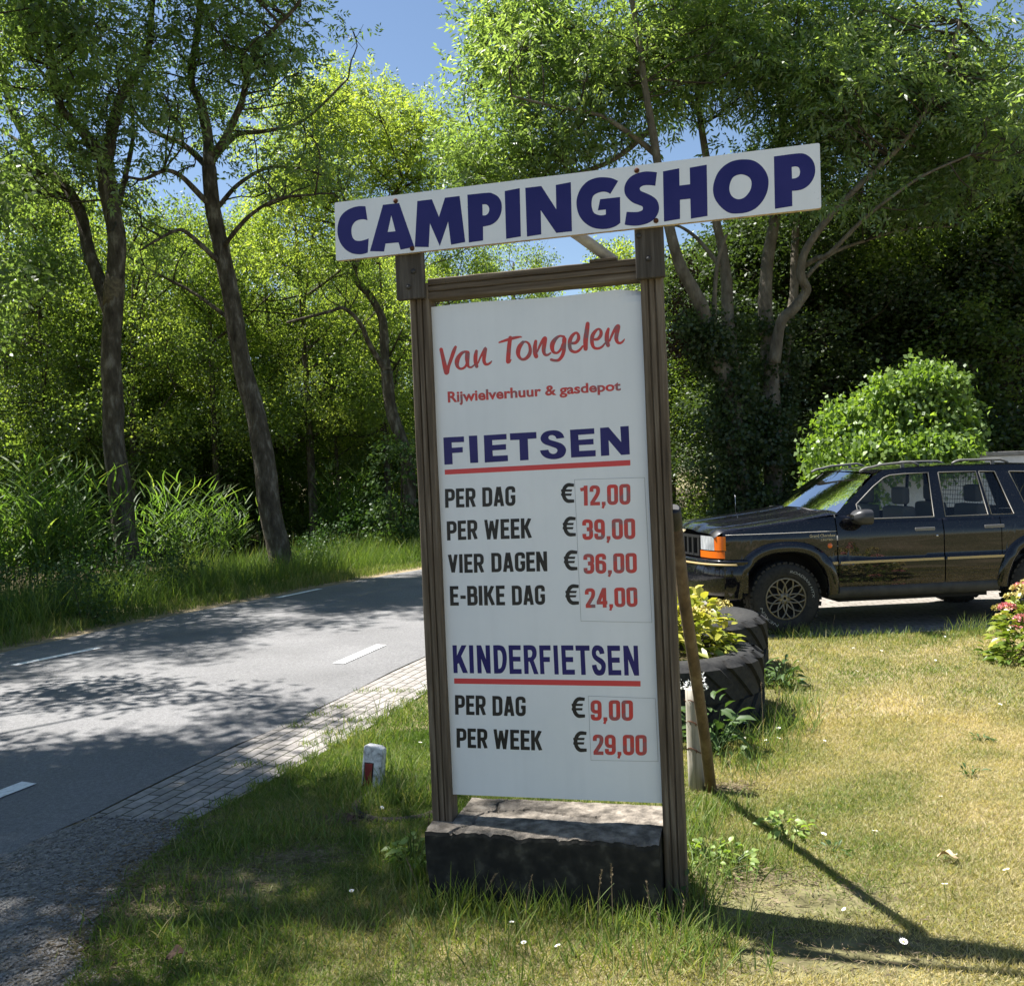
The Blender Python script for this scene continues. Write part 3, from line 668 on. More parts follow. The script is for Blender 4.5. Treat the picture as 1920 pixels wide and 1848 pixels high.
# script lettering: brush strokes x,y,half-width
def brush(mb, txt, sc, ox, oy):
    for st in txt.split('/'):
        P = [tuple(float(k) for k in w.split(',')) for w in st.split()]
        C = catmull(P, 6) if len(P) > 2 else [np.array(p) for p in P]
        pol = stroke_polys([c[:2] for c in C], [c[2] for c in C], caps=True)
        polys.extend([[sgn(ox + a / sc, oy + b / sc) for a, b in p] for p in pol])
mb = MB()
for T_, z in (('165,625,32 205,800,36 240,960,43 262,1040,44/285,1040,26 300,930,28 350,780,32 395,650,33 425,580,24', (9.6, 810, 590)),
 ('650,670,20 600,665,20 540,690,28 480,760,38 450,840,42 455,920,32 500,970,22 560,965,22 610,920,22 640,840,25/640,695,42 635,780,42 640,870,32 660,935,22 710,945,18 760,905,14', (9.6, 810, 590)),
 ('800,655,26 785,740,36 785,850,36 805,930,32/830,870,14 870,770,18 930,660,26 960,620,32 945,720,34 935,820,32 960,885,28 1010,890,22 1055,860,18 1075,835,10', (9.6, 810, 590)),
 ('1210,500,15 1300,470,22 1450,425,28 1580,400,18 1615,407,8/1410,415,34 1390,560,38 1375,750,40 1370,845,38/1390,850,25 1425,810,10', (9.6, 810, 590)),
 ('1640,495,28 1580,570,40 1550,660,40 1560,740,32 1610,800,24 1680,795,28 1745,730,34 1770,640,30 1750,540,24 1700,490,18 1640,495,20', (9.6, 810, 590)),
 ('225,455,26 210,560,36 215,660,38 232,715,36/250,640,14 300,520,22 350,430,26 385,410,34 370,520,36 360,610,34 380,680,26 430,690,20 480,655,14', (9.143, 980, 590)),
 ('710,380,22 640,365,18 570,410,30 515,490,40 505,570,36 530,640,26 590,655,20 650,600,22 690,510,26/715,420,38 710,530,36 705,620,32 675,710,30 620,775,26 550,785,24 490,770,24', (9.143, 980, 590)),
 ('850,490,24 910,480,26 955,420,30 955,350,26 920,310,20 860,350,28 815,430,34 805,530,32 830,610,28 900,640,24 970,610,22 1030,540,16/1115,155,34 1100,280,40 1080,430,42 1080,585,36', (9.143, 980, 590)),
 ('1235,425,22 1290,415,26 1340,350,30 1340,280,26 1300,245,18 1240,290,28 1195,370,34 1190,480,32 1220,560,26 1290,580,22 1360,550,20 1410,490,14', (9.143, 980, 590)),
 ('1470,245,24 1445,340,36 1445,450,38 1465,525,34/1490,450,16 1540,330,22 1600,220,28 1640,205,34 1615,320,36 1605,410,34 1630,475,26 1680,485,20 1725,450,16 1745,420,9', (9.143, 980, 590))):
    polys = []; brush(mb, T_, *z); put(mb, polys, y)
mb.build('lettering', RED, panel)
# the small bold line
def text_mesh(txt, bold=0.0, italic=0.0):
    cu = bpy.data.curves.new('t', 'FONT'); cu.body = txt; cu.size = 1.0; cu.offset = bold; cu.shear = italic; cu.resolution_u = 4
    ob = bpy.data.objects.new('t', cu); COL.objects.link(ob)
    dg = bpy.context.evaluated_depsgraph_get(); me = bpy.data.meshes.new_from_object(ob.evaluated_get(dg))
    V = np.array([v.co[:] for v in me.vertices]); Fs = [tuple(p.vertices) for p in me.polygons]
    bpy.data.objects.remove(ob); bpy.data.curves.remove(cu); bpy.data.meshes.remove(me)
    return V, Fs
def set_text(mb, txt, tl, tr, br, bl, y, bold, base=None):
    """text whose cap height and width fill the quad"""
    V, Fs = text_mesh(txt, bold); cap, _ = text_mesh('R', bold)
    x0, x1 = V[:, 0].min(), V[:, 0].max(); h = cap[:, 1].max(); q = [np.array(sgn(*p)) for p in (tl, tr, br, bl)]; vs = []
    for x, v, _ in V:
        s = (x - x0) / (x1 - x0); v = v / h
        P = (q[3] * (1 - s) + q[2] * s) * (1 - v) + (q[0] * (1 - s) + q[1] * s) * v; vs.append((P[0], y, P[1]))
    mb.add(vs, Fs)
mb = MB(); zz = lambda x, y_: (740 + x / 3.3, 540 + y_ / 3.3)
set_text(mb, 'Rijwielverhuur & gasdepot', zz(327, 641), zz(1398, 574), zz(1400, 631), zz(330, 706), -0.0006, 0.030)
mb.build('lettering', RED, panel)

# ------------------------------------------------------------------ concrete block between the posts
CONC = noisy('old_concrete', [(0.28, (0.055, 0.048, 0.040)), (0.42, (0.125, 0.110, 0.092)), (0.56, (0.235, 0.205, 0.170)), (0.75, (0.40, 0.36, 0.305))], scale=17, detail=12, rough=0.95, bump=0.8, bscale=55, spec=0.15, bdist=0.010)
def conc_dark():  # darker concrete colour for the front and end faces
    mt, t, out = mat_new('dark_concrete')
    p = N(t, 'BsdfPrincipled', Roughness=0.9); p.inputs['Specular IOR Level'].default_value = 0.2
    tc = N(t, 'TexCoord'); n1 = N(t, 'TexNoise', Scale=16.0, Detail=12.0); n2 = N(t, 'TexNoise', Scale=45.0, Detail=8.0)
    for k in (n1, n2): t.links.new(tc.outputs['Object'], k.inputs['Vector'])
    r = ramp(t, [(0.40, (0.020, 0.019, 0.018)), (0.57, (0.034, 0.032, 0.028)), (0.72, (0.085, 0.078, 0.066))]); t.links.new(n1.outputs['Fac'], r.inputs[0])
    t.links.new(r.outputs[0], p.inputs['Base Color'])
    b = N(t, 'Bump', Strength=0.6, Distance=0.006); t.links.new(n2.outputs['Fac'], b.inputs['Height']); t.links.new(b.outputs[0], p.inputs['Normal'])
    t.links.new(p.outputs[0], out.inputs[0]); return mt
blk = thing('concrete_block', 'old concrete kerb block with a dark front standing between the feet of the sign posts', 'concrete block', matrix=SMAT)
mb = MB(); bu0, bu1, by0, by1 = X0 - 0.068, X0 + 0.854, -0.125, 0.24
nu, nv = 150, 44
def blk_pt(i, j, side):
    u = bu0 + (bu1 - bu0) * i / nu
    wob = 0.008 * (fbm(u * 1.0, side * 3.1 + j * 0.01, 0.12, 3) - 0.5)
    if side == 'f': pass
    return u, wob
top = []
for j in range(nv + 1):
    r = []
    for i in range(nu + 1):
        u = bu0 + (bu1 - bu0) * i / nu; yy = by0 + (by1 - by0) * j / nv
        # left end narrows so that the block clears the post
        if u < X0 + 0.016 and yy > -0.032: u = X0 + 0.0165
        z = 0.285 + 0.010 * (fbm(np.array(u), np.array(yy), 0.16, 9) - 0.5) + 0.006 * (fbm(np.array(u), np.array(yy), 0.035, 19) - 0.5) + 0.01 * j / nv - (0.012 if abs(u - (X0 + .10) - .35 * yy + .02 * math.sin(yy * 40)) < .006 else 0) - (0.010 if abs(yy - .11 + .02 * math.sin(u * 14)) < .005 and u < X0 + .6 else 0)
        if j < 4: z -= (0.004 + 0.05 * max(0, float(fbm(np.array(u), np.array(j * .01), 0.05, 4)) - 0.48)) * (1 - j / 4)
        r.append((u, yy, z))
    top.append(r)
mb.grid(top, smooth=False)
front = []
for k in range(25):
    t = k / 24; r = []
    for i in range(nu + 1):
        u, yy, z = top[0][i]
        uu = u + (max(0, 0.4 - (u - bu0) / 0.1) * 0.08 * max(0, t - 0.25) if u < bu0 + 0.04 else 0)
        r.append((uu, yy - 0.003 - 0.0022 * float(fbm(np.array(u), np.array(t * .4), 0.09, 6)), z * (1 - t) - 0.08 * t))
    front.append(r)
front[0] = [(p[0], p[1] - 0.001, p[2] - 0.001) for p in top[0]]
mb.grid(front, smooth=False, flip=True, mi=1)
for i in (0, nu):
    e = [top[j][i] for j in range(nv + 1)]
    mb.grid([e, [(p[0] + (0.02 if i == 0 else 0.0), p[1], -0.08) for p in e]], smooth=False, mi=1, flip=(i == nu))
e = top[-1]; mb.grid([e, [(p[0], p[1], -0.08) for p in e]], smooth=False, mi=0)
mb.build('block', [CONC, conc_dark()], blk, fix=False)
# ------------------------------------------------------------------ foliage
def unit(v): return v / (np.linalg.norm(v, axis=-1, keepdims=True) + 1e-9)
def rdir(n, up=0.0):
    v = RNG.normal(size=(n, 3)); v = unit(v); v[:, 2] += up; return unit(v)
def blades(base, d, L, Wd, fold=0.25, droop=0.0, shape=0.45):
    """one four-cornered leaf per row: base point, direction, length, width"""
    n = len(base); r = rdir(n); side = unit(np.cross(d, r)); up = np.cross(side, d)
    L = np.broadcast_to(np.asarray(L, float), (n,))[:, None]; Wd = np.broadcast_to(np.asarray(Wd, float), (n,))[:, None]
    tip = base + d * L; tip[:, 2] -= (droop * L)[:, 0]
    mid = base + d * L * shape - up * Wd * fold * 0.5
    a = mid + side * Wd * 0.5 + up * Wd * fold; b = mid - side * Wd * 0.5 + up * Wd * fold
    co = np.stack([base, a, tip, b], 1).reshape(-1, 3)
    return co, np.arange(4 * n).reshape(n, 4)
def sprigs(P, D, pairs=4, L=0.075, Wd=0.026, rl=0.24):
    """compound leaves: leaflets in pairs along a stalk plus one at its end"""
    n = len(P); side = unit(np.cross(D, rdir(n, 0.9) + np.array([0, 0, 1e-3]))); bs, ds = [], []
    sc = RNG.uniform(0.75, 1.2, n)[:, None]
    for k in range(pairs):
        t = (k + 0.7) / pairs
        for sg in (-1, 1):
            p = P + D * (rl * t) * sc; p[:, 2] -= 0.12 * rl * t * t
            dd = unit(D * 0.55 + side * sg + RNG.normal(size=(n, 3)) * 0.22); dd[:, 2] -= 0.18
            bs.append(p); ds.append(unit(dd))
    p = P + D * rl * sc; p[:, 2] -= 0.12 * rl; bs.append(p); ds.append(unit(D + RNG.normal(size=(n, 3)) * 0.2 - np.array([0, 0, 0.2])))
    k = 2 * pairs + 1
    B = np.stack(bs, 1).reshape(-1, 3); DD = np.stack(ds, 1).reshape(-1, 3)
    s = np.repeat(sc[:, 0], k)
    co, q = blades(B, DD, L * s * RNG.uniform(0.8, 1.15, len(B)), Wd * s, droop=0.1)
    return co, q, k
def in_ball(n, power=0.5):
    return rdir(n) * (RNG.random(n) ** power)[:, None]
def crown(clumps, per=60, kind='ash', L=0.075, Wd=0.026, rl=0.24, flat=0.75, tbias=0.0, pairs=4):
    """clumps: rows (x, y, z, r) -> coordinates, faces, tints"""
    C = np.asarray(clumps, float); rr = C[:, 3]
    cnt = np.maximum(6, (per * (rr / 0.6) ** 2 * RNG.uniform(0.55, 1.35, len(C))).astype(int))
    idx = np.repeat(np.arange(len(C)), cnt); n = len(idx)
    off = in_ball(n, 0.5) * rr[idx][:, None]; off[:, 2] *= flat
    P = C[idx, :3] + off; D = unit(unit(off) * 0.8 + RNG.normal(size=(n, 3)) * 0.55 + np.array([0, 0, 0.12]))
    base_t = np.clip(RNG.normal(0.42 + tbias, 0.16, len(C)), 0, 1)[idx] + RNG.normal(0, 0.12, n)
    if kind == 'ash':
        co, q, k = sprigs(P, D, pairs, L, Wd, rl)
    else:
        k = 5; B = np.repeat(P, k, 0) + RNG.normal(size=(n * k, 3)) * 0.09
        dd = unit(np.repeat(D, k, 0) + RNG.normal(size=(n * k, 3)) * 0.8 - np.array([0, 0, 0.15]))
        co, q = blades(B, dd, L * RNG.uniform(0.7, 1.25, n * k), Wd * RNG.uniform(0.8, 1.15, n * k), droop=0.12)
    t = np.repeat(np.repeat(base_t, k) + RNG.normal(0, 0.06, n * k), 4)
    return co, q, np.clip(t, 0, 1)
def region(cx, cy, cz, rx, ry, rz, n, r, hollow=0.35):
    v = rdir(n) * (hollow + (1 - hollow) * RNG.random(n) ** 0.5)[:, None]
    return np.c_[cx + v[:, 0] * rx, cy + v[:, 1] * ry, cz + v[:, 2] * rz, RNG.uniform(0.7, 1.3, n) * r]
def pxregion(px, py, rx, ry, d, rd, n, r):
    """an ellipsoid of clumps whose centre and size were measured in the photo at depth d"""
    v = rdir(n) * (RNG.random(n) ** 0.4)[:, None]; out = []
    for a in v:
        p = at(px + a[0] * rx, py + a[1] * ry, d + a[2] * rd); out.append((*p, r * RNG.uniform(0.7, 1.3)))
    return np.array(out)
def pxline(pts, d0, d1=None):
    d1 = d0 if d1 is None else d1; n = len(pts)
    return [at(p[0], p[1], d0 + (d1 - d0) * i / max(1, n - 1)) for i, p in enumerate(pts)]
def twigs(mb, limbs, clumps, rad=0.028, sub=5, n=5):
    """a curved branch from the nearest limb to every clump and a few twigs inside it"""
    Q = np.concatenate([np.array(catmull(l[0], 4)) for l in limbs]); 
    for c in clumps:
        c3 = np.asarray(c[:3]); d = np.linalg.norm(Q - c3, axis=1) + 1.2 * np.maximum(0, Q[:, 2] - c3[2] + 0.2)
        a = Q[np.argmin(d)]; dist = np.linalg.norm(c3 - a)
        if dist > 3.5: continue
        m1 = a * 0.5 + c3 * 0.5 + np.array([0, 0, -0.06 * dist]) + RNG.normal(size=3) * 0.08 * dist
        P = [a, a * 0.75 + m1 * 0.25 + RNG.normal(size=3) * 0.02 * dist, m1, m1 * 0.5 + c3 * 0.5 + RNG.normal(size=3) * 0.05 * dist, c3]
        r0 = rad * (0.35 + 0.3 * dist)
        mb.tube(catmull(P, 2), np.linspace(r0, 0.009, 9), n, caps=False)
        for _ in range(sub):
            e = c3 + in_ball(1, 0.3)[0] * c[3] * 0.95; s = P[3] * 0.4 + c3 * 0.6
            mb.tube([s, (s + e) / 2 + RNG.normal(size=3) * 0.06, e], [0.009, 0.006, 0.003], 3, caps=False)
def tree(name, label, cat, base, limbs, clumps, leaf=ASH, bark=BARK, group=None, per=60, kind='ash', twig=True, trunk_n=14, **kw):
    """limbs: (points, radius at start, radius at end)"""
    base = np.asarray(base, float); t = thing(name, label, cat, tuple(base), group)
    mb = MB()
    for pts, r0, r1 in limbs:
        C = [np.asarray(p) - base for p in catmull(pts, 5)]; k = len(C)
        rr = [(r0 + (r1 - r0) * i / (k - 1)) * (1 + 0.10 * (vnoise(i * 0.37, r0 * 50, 1.0, 3) - 0.5)) for i in range(k)]
        mb.tube(C, rr, trunk_n if r0 > 0.06 else 8, wob=0.07)
    mb.build('trunk', bark, t)
    lb = [([np.asarray(p) - base for p in l[0]], l[1], l[2]) for l in limbs]; cl = np.array(clumps, float); cl[:, :3] -= base
    if twig:
        mb = MB(); twigs(mb, lb, cl); mb.build('branches', TWIG, t)
    co, q, tt = crown(cl, per, kind, **kw)
    bulk('crown', co, q, leaf, t, tt)
    return t

# --- the leaning ash with the forked crown, second from the left
d = 16.8
L2 = [(pxline([(528, 1085), (525, 1042), (506, 954), (496, 871), (479, 775), (454, 684), (434, 560), (417, 475), (399, 390), (392, 313)], d), 0.215, 0.125),
      (pxline([(392, 313), (390, 260), (376, 193), (358, 148), (372, 45), (376, -60), (360, -220)], d, d + .4), 0.11, 0.03),
      (pxline([(393, 290), (417, 268), (448, 205), (457, 175), (470, 116), (511, 58), (560, 5), (600, -90)], d, d - 1.2), 0.075, 0.02),
      (pxline([(396, 330), (381, 305), (340, 269), (296, 251), (269, 233), (230, 170)], d, d + 1.2), 0.07, 0.022),
      (pxline([(399, 390), (376, 367), (340, 331), (309, 320), (269, 336), (235, 330)], d, d - 1.0), 0.06, 0.02),
      (pxline([(403, 390), (412, 385), (448, 345), (506, 314), (578, 320), (640, 345)], d, d + 1.3), 0.05, 0.018),
      (pxline([(418, 470), (430, 448), (470, 403), (524, 372), (590, 365)], d, d - 0.9), 0.05, 0.016),
      (pxline([(410, 490), (398, 479), (354, 439), (331, 432), (291, 452), (262, 470)], d, d - 1.1), 0.05, 0.016),
      (pxline([(428, 595), (416, 587), (358, 546), (291, 511), (237, 479)], d, d + .9), 0.045, 0.014),
      (pxline([(393, 308), (417, 278), (448, 251), (497, 246), (570, 225), (650, 150)], d, d + 1.8), 0.065, 0.02)]
C2 = np.concatenate([pxregion(500, 60, 190, 100, d, 2.2, 34, .55), pxregion(330, 170, 110, 130, d, 2.0, 17, .55), pxregion(480, 250, 150, 90, d, 2.0, 12, .5),
                     pxregion(255, 350, 80, 80, d, 1.5, 7, .5), pxregion(560, 340, 110, 50, d, 1.5, 8, .45), pxregion(300, 480, 60, 40, d, 1.0, 4, .4), pxregion(430, -190, 290, 190, d, 2.6, 90, .7)])
tree('ash_tree', 'leaning ash with a bare lower trunk, its dark branches fanning out beside the sky gap', 'tree', at(528, 1085, d), L2, C2, per=31, L=.105, Wd=.038, tbias=.1)
# --- the ash at the far left, its trunk grey below a swollen collar
d = 15.8
L1 = [(pxline([(246, 1095), (240, 1040), (232, 985), (225, 917), (214, 833), (212, 746), (208, 662), (215, 542), (219, 448), (206, 381), (197, 309)], d), 0.205, 0.135),
      (pxline([(197, 309), (179, 278), (143, 233), (112, 197), (94, 98), (76, 27), (60, -90)], d, d - .8), 0.10, 0.03),
      (pxline([(199, 309), (210, 251), (224, 188), (251, 148), (278, 90), (285, 20), (300, -110)], d, d + .5), 0.105, 0.03),
      (pxline([(212, 600), (190, 535), (166, 470), (152, 403), (125, 354), (81, 313), (54, 269), (22, 210), (5, 148), (-30, 40)], d, d + 1.4), 0.13, 0.03),
      (pxline([(218, 400), (235, 330), (250, 240), (235, 120)], d, d + 1.5), 0.06, 0.02),
      (pxline([(88, 318), (40, 270), (-20, 230)], d + 1, d + 1.8), 0.05, 0.02)]
C1 = np.concatenate([pxregion(120, 120, 190, 170, d, 2.3, 62, .58), pxregion(60, 330, 120, 100, d + .6, 1.8, 18, .5), pxregion(190, 330, 60, 90, d, 1.5, 5, .45), pxregion(150, -200, 290, 200, d, 2.4, 130, .7)])
t1 = tree('ash_tree', 'far left ash with a swollen collar on its trunk and a second stem', 'tree', at(246, 1095, d), L1, C1, per=31, L=.105, Wd=.038, tbias=.1)
cb = t1.location; mb = MB()
mb.tube([Vector(at(211, 575, d)) - cb, Vector(at(213, 555, d)) - cb, Vector(at(215, 533, d)) - cb, Vector(at(216, 515, d)) - cb], [0.148, 0.168, 0.165, 0.142], 16, wob=0.10)
mb.build('trunk_collar', noisy('lichen_bark', [(0.3, (0.060, 0.050, 0.034)), (0.6, (0.16, 0.13, 0.08))], scale=18, rough=0.95, bump=0.8), t1)
# --- slender forked tree beside the sign
d = 21
L3 = [(pxline([(768, 950), (767, 892), (754, 829), (733, 767), (725, 696)], d), 0.15, 0.13),
      (pxline([(725, 696), (721, 663), (717, 600), (694, 555), (667, 524), (663, 480), (640, 400), (600, 320), (590, 230)], d, d + .6), 0.11, 0.04),
      (pxline([(725, 700), (708, 671), (690, 640), (675, 605), (645, 578), (618, 584), (537, 605)], d, d - 1.4), 0.07, 0.025),
      (pxline([(665, 500), (700, 420), (760, 330), (780, 250)], d, d + .8), 0.06, 0.03)]
C3 = np.concatenate([pxregion(640, 260, 170, 110, d + .5, 2.8, 46, .75), pxregion(800, 300, 140, 90, d + 1, 2.5, 26, .7), pxregion(560, 420, 110, 80, d, 2.0, 12, .65), pxregion(660, 520, 70, 50, d - .6, 1.0, 5, .5), pxregion(640, 180, 90, 40, d + .5, 1.5, 12, .6)])
tree('slender_tree', 'slender forked tree with a crown tinted sunlit yellow-green rising just left of the sign', 'tree', at(768, 950, d), L3, C3, leaf=WOODLEAF, per=44, tbias=0.30, L=.09, Wd=.034)  # raised leaf tint stands in for sunlight on this crown

# --- ivy-footed multi-stemmed ash to the right
d = 19.0
LR = [(pxline([(1395, 960), (1380, 850), (1368, 720), (1326, 653), (1324, 628), (1318, 584), (1298, 540), (1275, 497), (1256, 431), (1240, 350), (1226, 260), (1212, 180), (1195, 60), (1170, -80)], d - .5, d - 1.5), 0.19, 0.04),
      (pxline([(1400, 960), (1385, 800), (1368, 628), (1364, 584), (1362, 526), (1355, 471), (1344, 420), (1330, 330), (1310, 200), (1300, 60), (1290, -100)], d, d + .6), 0.16, 0.04),
      (pxline([(1370, 720), (1345, 680), (1340, 599), (1340, 548), (1347, 486), (1362, 440)], d - .3, d - .8), 0.07, 0.03),
      (pxline([(1450, 960), (1448, 780), (1440, 635), (1435, 584), (1435, 544), (1440, 482), (1453, 409), (1462, 330), (1468, 240), (1455, 130), (1440, -20), (1430, -140)], d + .2, d + 1), 0.19, 0.04),
      (pxline([(1460, 800), (1475, 640), (1488, 555), (1490, 471), (1496, 409), (1520, 320), (1560, 220), (1590, 100), (1600, -40)], d + .6, d + 1.8), 0.11, 0.035),
      (pxline([(1452, 680), (1464, 606), (1490, 577), (1512, 544), (1502, 518), (1508, 475), (1541, 424), (1579, 380), (1640, 320), (1700, 260), (1760, 160), (1800, 40)], d - .2, d - 1.8), 0.115, 0.03),
      (pxline([(1505, 500), (1530, 485), (1555, 475), (1614, 416), (1657, 380), (1730, 330), (1820, 290)], d - .5, d - 2), 0.06, 0.02),
      (pxline([(1511, 520), (1555, 478), (1620, 452), (1700, 430), (1790, 425)], d - .4, d + 1.2), 0.045, 0.016),
      (pxline([(1350, 500), (1310, 450), (1275, 425), (1255, 425)], d, d + .6), 0.045, 0.02),
      (pxline([(1230, 290), (1180, 250), (1120, 215), (1040, 200), (960, 180)], d - 1, d - 2), 0.06, 0.018),
      (pxline([(1222, 240), (1150, 300), (1060, 330), (980, 340), (880, 350)], d - 1, d + .8), 0.06, 0.018),
      (pxline([(1205, 140), (1130, 80), (1050, 30), (960, -40)], d - 1.2, d + 1), 0.06, 0.018)]
CR = np.concatenate([pxregion(1040, 110, 190, 130, d, 2.6, 64, .6), pxregion(1300, 90, 190, 130, d, 2.6, 58, .6), pxregion(1590, 120, 210, 160, d - .4, 2.6, 84, .6), pxregion(1830, 190, 130, 170, d - .4, 2.4, 40, .6),
                     pxregion(945, 300, 120, 80, d, 2.0, 26, .55), pxregion(1080, 260, 120, 60, d - .5, 1.6, 14, .5), pxregion(1680, 330, 220, 90, d - .3, 2.0, 34, .55), pxregion(1500, 290, 130, 60, d, 1.8, 10, .5), pxregion(1320, -170, 480, 150, d, 3.2, 80, .75)])
tr = tree('multi_stemmed_ash', 'tall ash of several pale grey stems rising from ivy behind the car bonnet', 'tree', at(1420, 960, d), LR, CR, bark=BARKLIGHT, per=46, L=0.135, Wd=0.043, rl=0.36, tbias=0.14)
# ivy up its stems
cl = []
for l in (0, 1, 3, 4):
    C = catmull(LR[l][0], 6)
    for p in C:
        zt = p[2]
        if zt > 4.6: continue
        k = 5 if zt < 3.0 else 2
        for _ in range(k): cl.append((*(p + RNG.normal(size=3) * np.array([.28, .28, .18]) * (1.15 if zt < 2.5 else 0.6)), 0.26))
cl = np.array(cl); cl[:, :3] -= np.array(tr.location)
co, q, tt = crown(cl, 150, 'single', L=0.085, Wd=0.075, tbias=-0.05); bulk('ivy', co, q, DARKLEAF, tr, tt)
# brown dead ivy on the leftmost stem
cl = np.concatenate([pxregion(1285, 600, 22, 110, d - .4, .5, 26, .22)]); cl[:, :3] -= np.array(tr.location)
co, q, tt = crown(cl, 80, 'single', L=0.07, Wd=0.05); bulk('dead_ivy', co, q, REDDEAD, tr, tt)

# ------------------------------------------------------------------ trees copied from a few models
def copy_tree(o, parent=None):
    c = o.copy(); COL.objects.link(c)
    if parent is not None: c.parent = parent
    for ch in [x for x in KIDS.get(o.name, [])]:
        k = ch.copy(); COL.objects.link(k); k.parent = c; k.matrix_parent_inverse = ch.matrix_parent_inverse
    return c
KIDS = {}
def wood_tree(name, label, h, cr, trunk_r, leaf, group, low=0.25, per=55, n=46, clr=0.85, L=0.10, Wd=0.06, tb=0.0, cat='tree'):
    """a tree of the wood: thin leaning trunk, crown from low*h to h"""
    sx, sy = RNG.normal(size=2) * 0.04 * h
    tr_ = [np.array([0, 0, -0.1]), np.array([sx * .2, sy * .2, h * .3]), np.array([sx * .5, sy * .5, h * .6]), np.array([sx, sy, h * .93])]
    limbs = [(tr_, trunk_r, trunk_r * 0.25)]
    for k in range(7):
        z = h * RNG.uniform(max(low, 0.2), 0.75); a = RNG.uniform(0, 6.28); f = z / h; p0 = np.array([sx * f, sy * f, z]); l = cr * RNG.uniform(.55, .95)
        limbs.append(([p0, p0 + np.array([math.cos(a) * l * .5, math.sin(a) * l * .5, l * .35]), p0 + np.array([math.cos(a) * l, math.sin(a) * l, l * .8])], trunk_r * .35, trunk_r * .1))
    cl = []
    for _ in range(n):
        f = RNG.random() ** 0.8; z = h * (low + (1 - low) * f); w = cr * math.sqrt(max(0.05, 1 - (2 * (low + (1 - low) * f) - 1.0 - low * .3) ** 2 * 0.9)); a = RNG.uniform(0, 6.28); rr = w * RNG.random() ** 0.45
        cl.append((sx * f + math.cos(a) * rr, sy * f + math.sin(a) * rr, z, clr * RNG.uniform(.7, 1.25)))
    t = tree(name, label, cat, (0, 0, 0), limbs, cl, leaf=leaf, group=group, per=per, kind='single', L=L, Wd=Wd, tbias=tb, trunk_n=9)
    KIDS[t.name] = list(t.children); return t
WL = 'thin-trunked leafy tree in the shady wood beyond the road'
GW = 'trees of the wood beyond the road'
protoW = [wood_tree('wood_tree', WL, 10.5, 2.6, .13, WOODLEAF, GW, low=.22, n=48, tb=.10, per=50), wood_tree('wood_tree', WL, 9.0, 2.2, .10, WOODLEAF, GW, low=.28, n=40, tb=-.08, per=48), wood_tree('wood_tree', WL, 11.5, 3.0, .16, WOODLEAF, GW, low=.30, n=54, tb=.18, per=50)]
spots = [(-60, 27), (90, 23), (200, 25), (330, 25), (590, 24), (450, 26), (-40, 25), (250, 22.5), (690, 27), (20, 24), (410, 23.5), (150, 26), (300, 28), (640, 25.5), (530, 27), (760, 29), (730, 25.5), (350, 30), (60, 25), (150, 29), (300, 27), (360, 33), (420, 28), (560, 29), (620, 34), (700, 31), (790, 34), (880, 36), (-160, 24), (30, 36), (230, 38), (480, 40), (540, 46), (660, 46), (800, 46), (330, 48), (-260, 30), (960, 40), (1060, 38), (-120, 40), (-20, 48), (200, 55), (720, 56)]
for i, (px, d) in enumerate(spots):
    p = at(px, 1000, d); o = protoW[i] if i < 3 else copy_tree(protoW[(0, 2, 0, 1, 2)[i % 5]])
    s = RNG.uniform(.85, 1.12) * (.82 if d < 32 else .95); o.location = (p[0], p[1], 0); o.rotation_euler = (0, 0, RNG.uniform(0, 6.28)); o.scale = (s, s, s * RNG.uniform(.92, 1.1))
# roadside trees that stand left of the picture and shade the road
RL = 'roadside ash in the row along the left side of the road'
GR_ = 'roadside ashes at the left'
r0 = wood_tree('roadside_ash', RL, 11.0, 2.8, .2, ASH, GR_, low=.36, n=50, per=115, L=.11, Wd=.06, clr=.66)
r1 = wood_tree('roadside_ash', RL, 11.0, 2.8, .2, ASH, GR_, low=.36, n=46, per=95, L=.11, Wd=.06, clr=.62)
for i, (x, y, s, pr_) in enumerate([(-7.7, 7.5, 1.0, 0), (-10.9, 11.8, 1.0, 0), (-7.5, 5.2, 1.15, 1), (-8.3, 2.6, 1.1, 1), (-9.6, 13.8, 1.0, 1)]):
    o = (r0 if i == 0 else r1 if i == 2 else copy_tree((r0, r1)[pr_])); o.location = (x, y, 0); o.rotation_euler = (0, 0, i * 2.1 + .6); o.scale = (s, s, s)

# ------------------------------------------------------------------ bushy trees behind the car, deep shade put into their darker leaf colour
DL = 'dark dense leafy tree in deep shade behind the parked car'
GD = 'dark trees behind the car'
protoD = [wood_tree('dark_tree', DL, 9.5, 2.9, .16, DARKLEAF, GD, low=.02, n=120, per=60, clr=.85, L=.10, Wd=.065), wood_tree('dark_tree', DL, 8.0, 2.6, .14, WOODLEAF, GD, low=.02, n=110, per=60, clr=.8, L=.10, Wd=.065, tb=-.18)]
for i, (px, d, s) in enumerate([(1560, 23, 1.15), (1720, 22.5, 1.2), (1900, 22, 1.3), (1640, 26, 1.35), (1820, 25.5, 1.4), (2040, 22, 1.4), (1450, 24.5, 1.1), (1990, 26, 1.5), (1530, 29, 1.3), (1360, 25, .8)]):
    p = at(px, 1000, d); o = protoD[i] if i < 2 else copy_tree(protoD[i % 2]); o.location = (p[0], p[1], 0); o.rotation_euler = (0, 0, i * 1.9); o.scale = (s, s, s * .74)
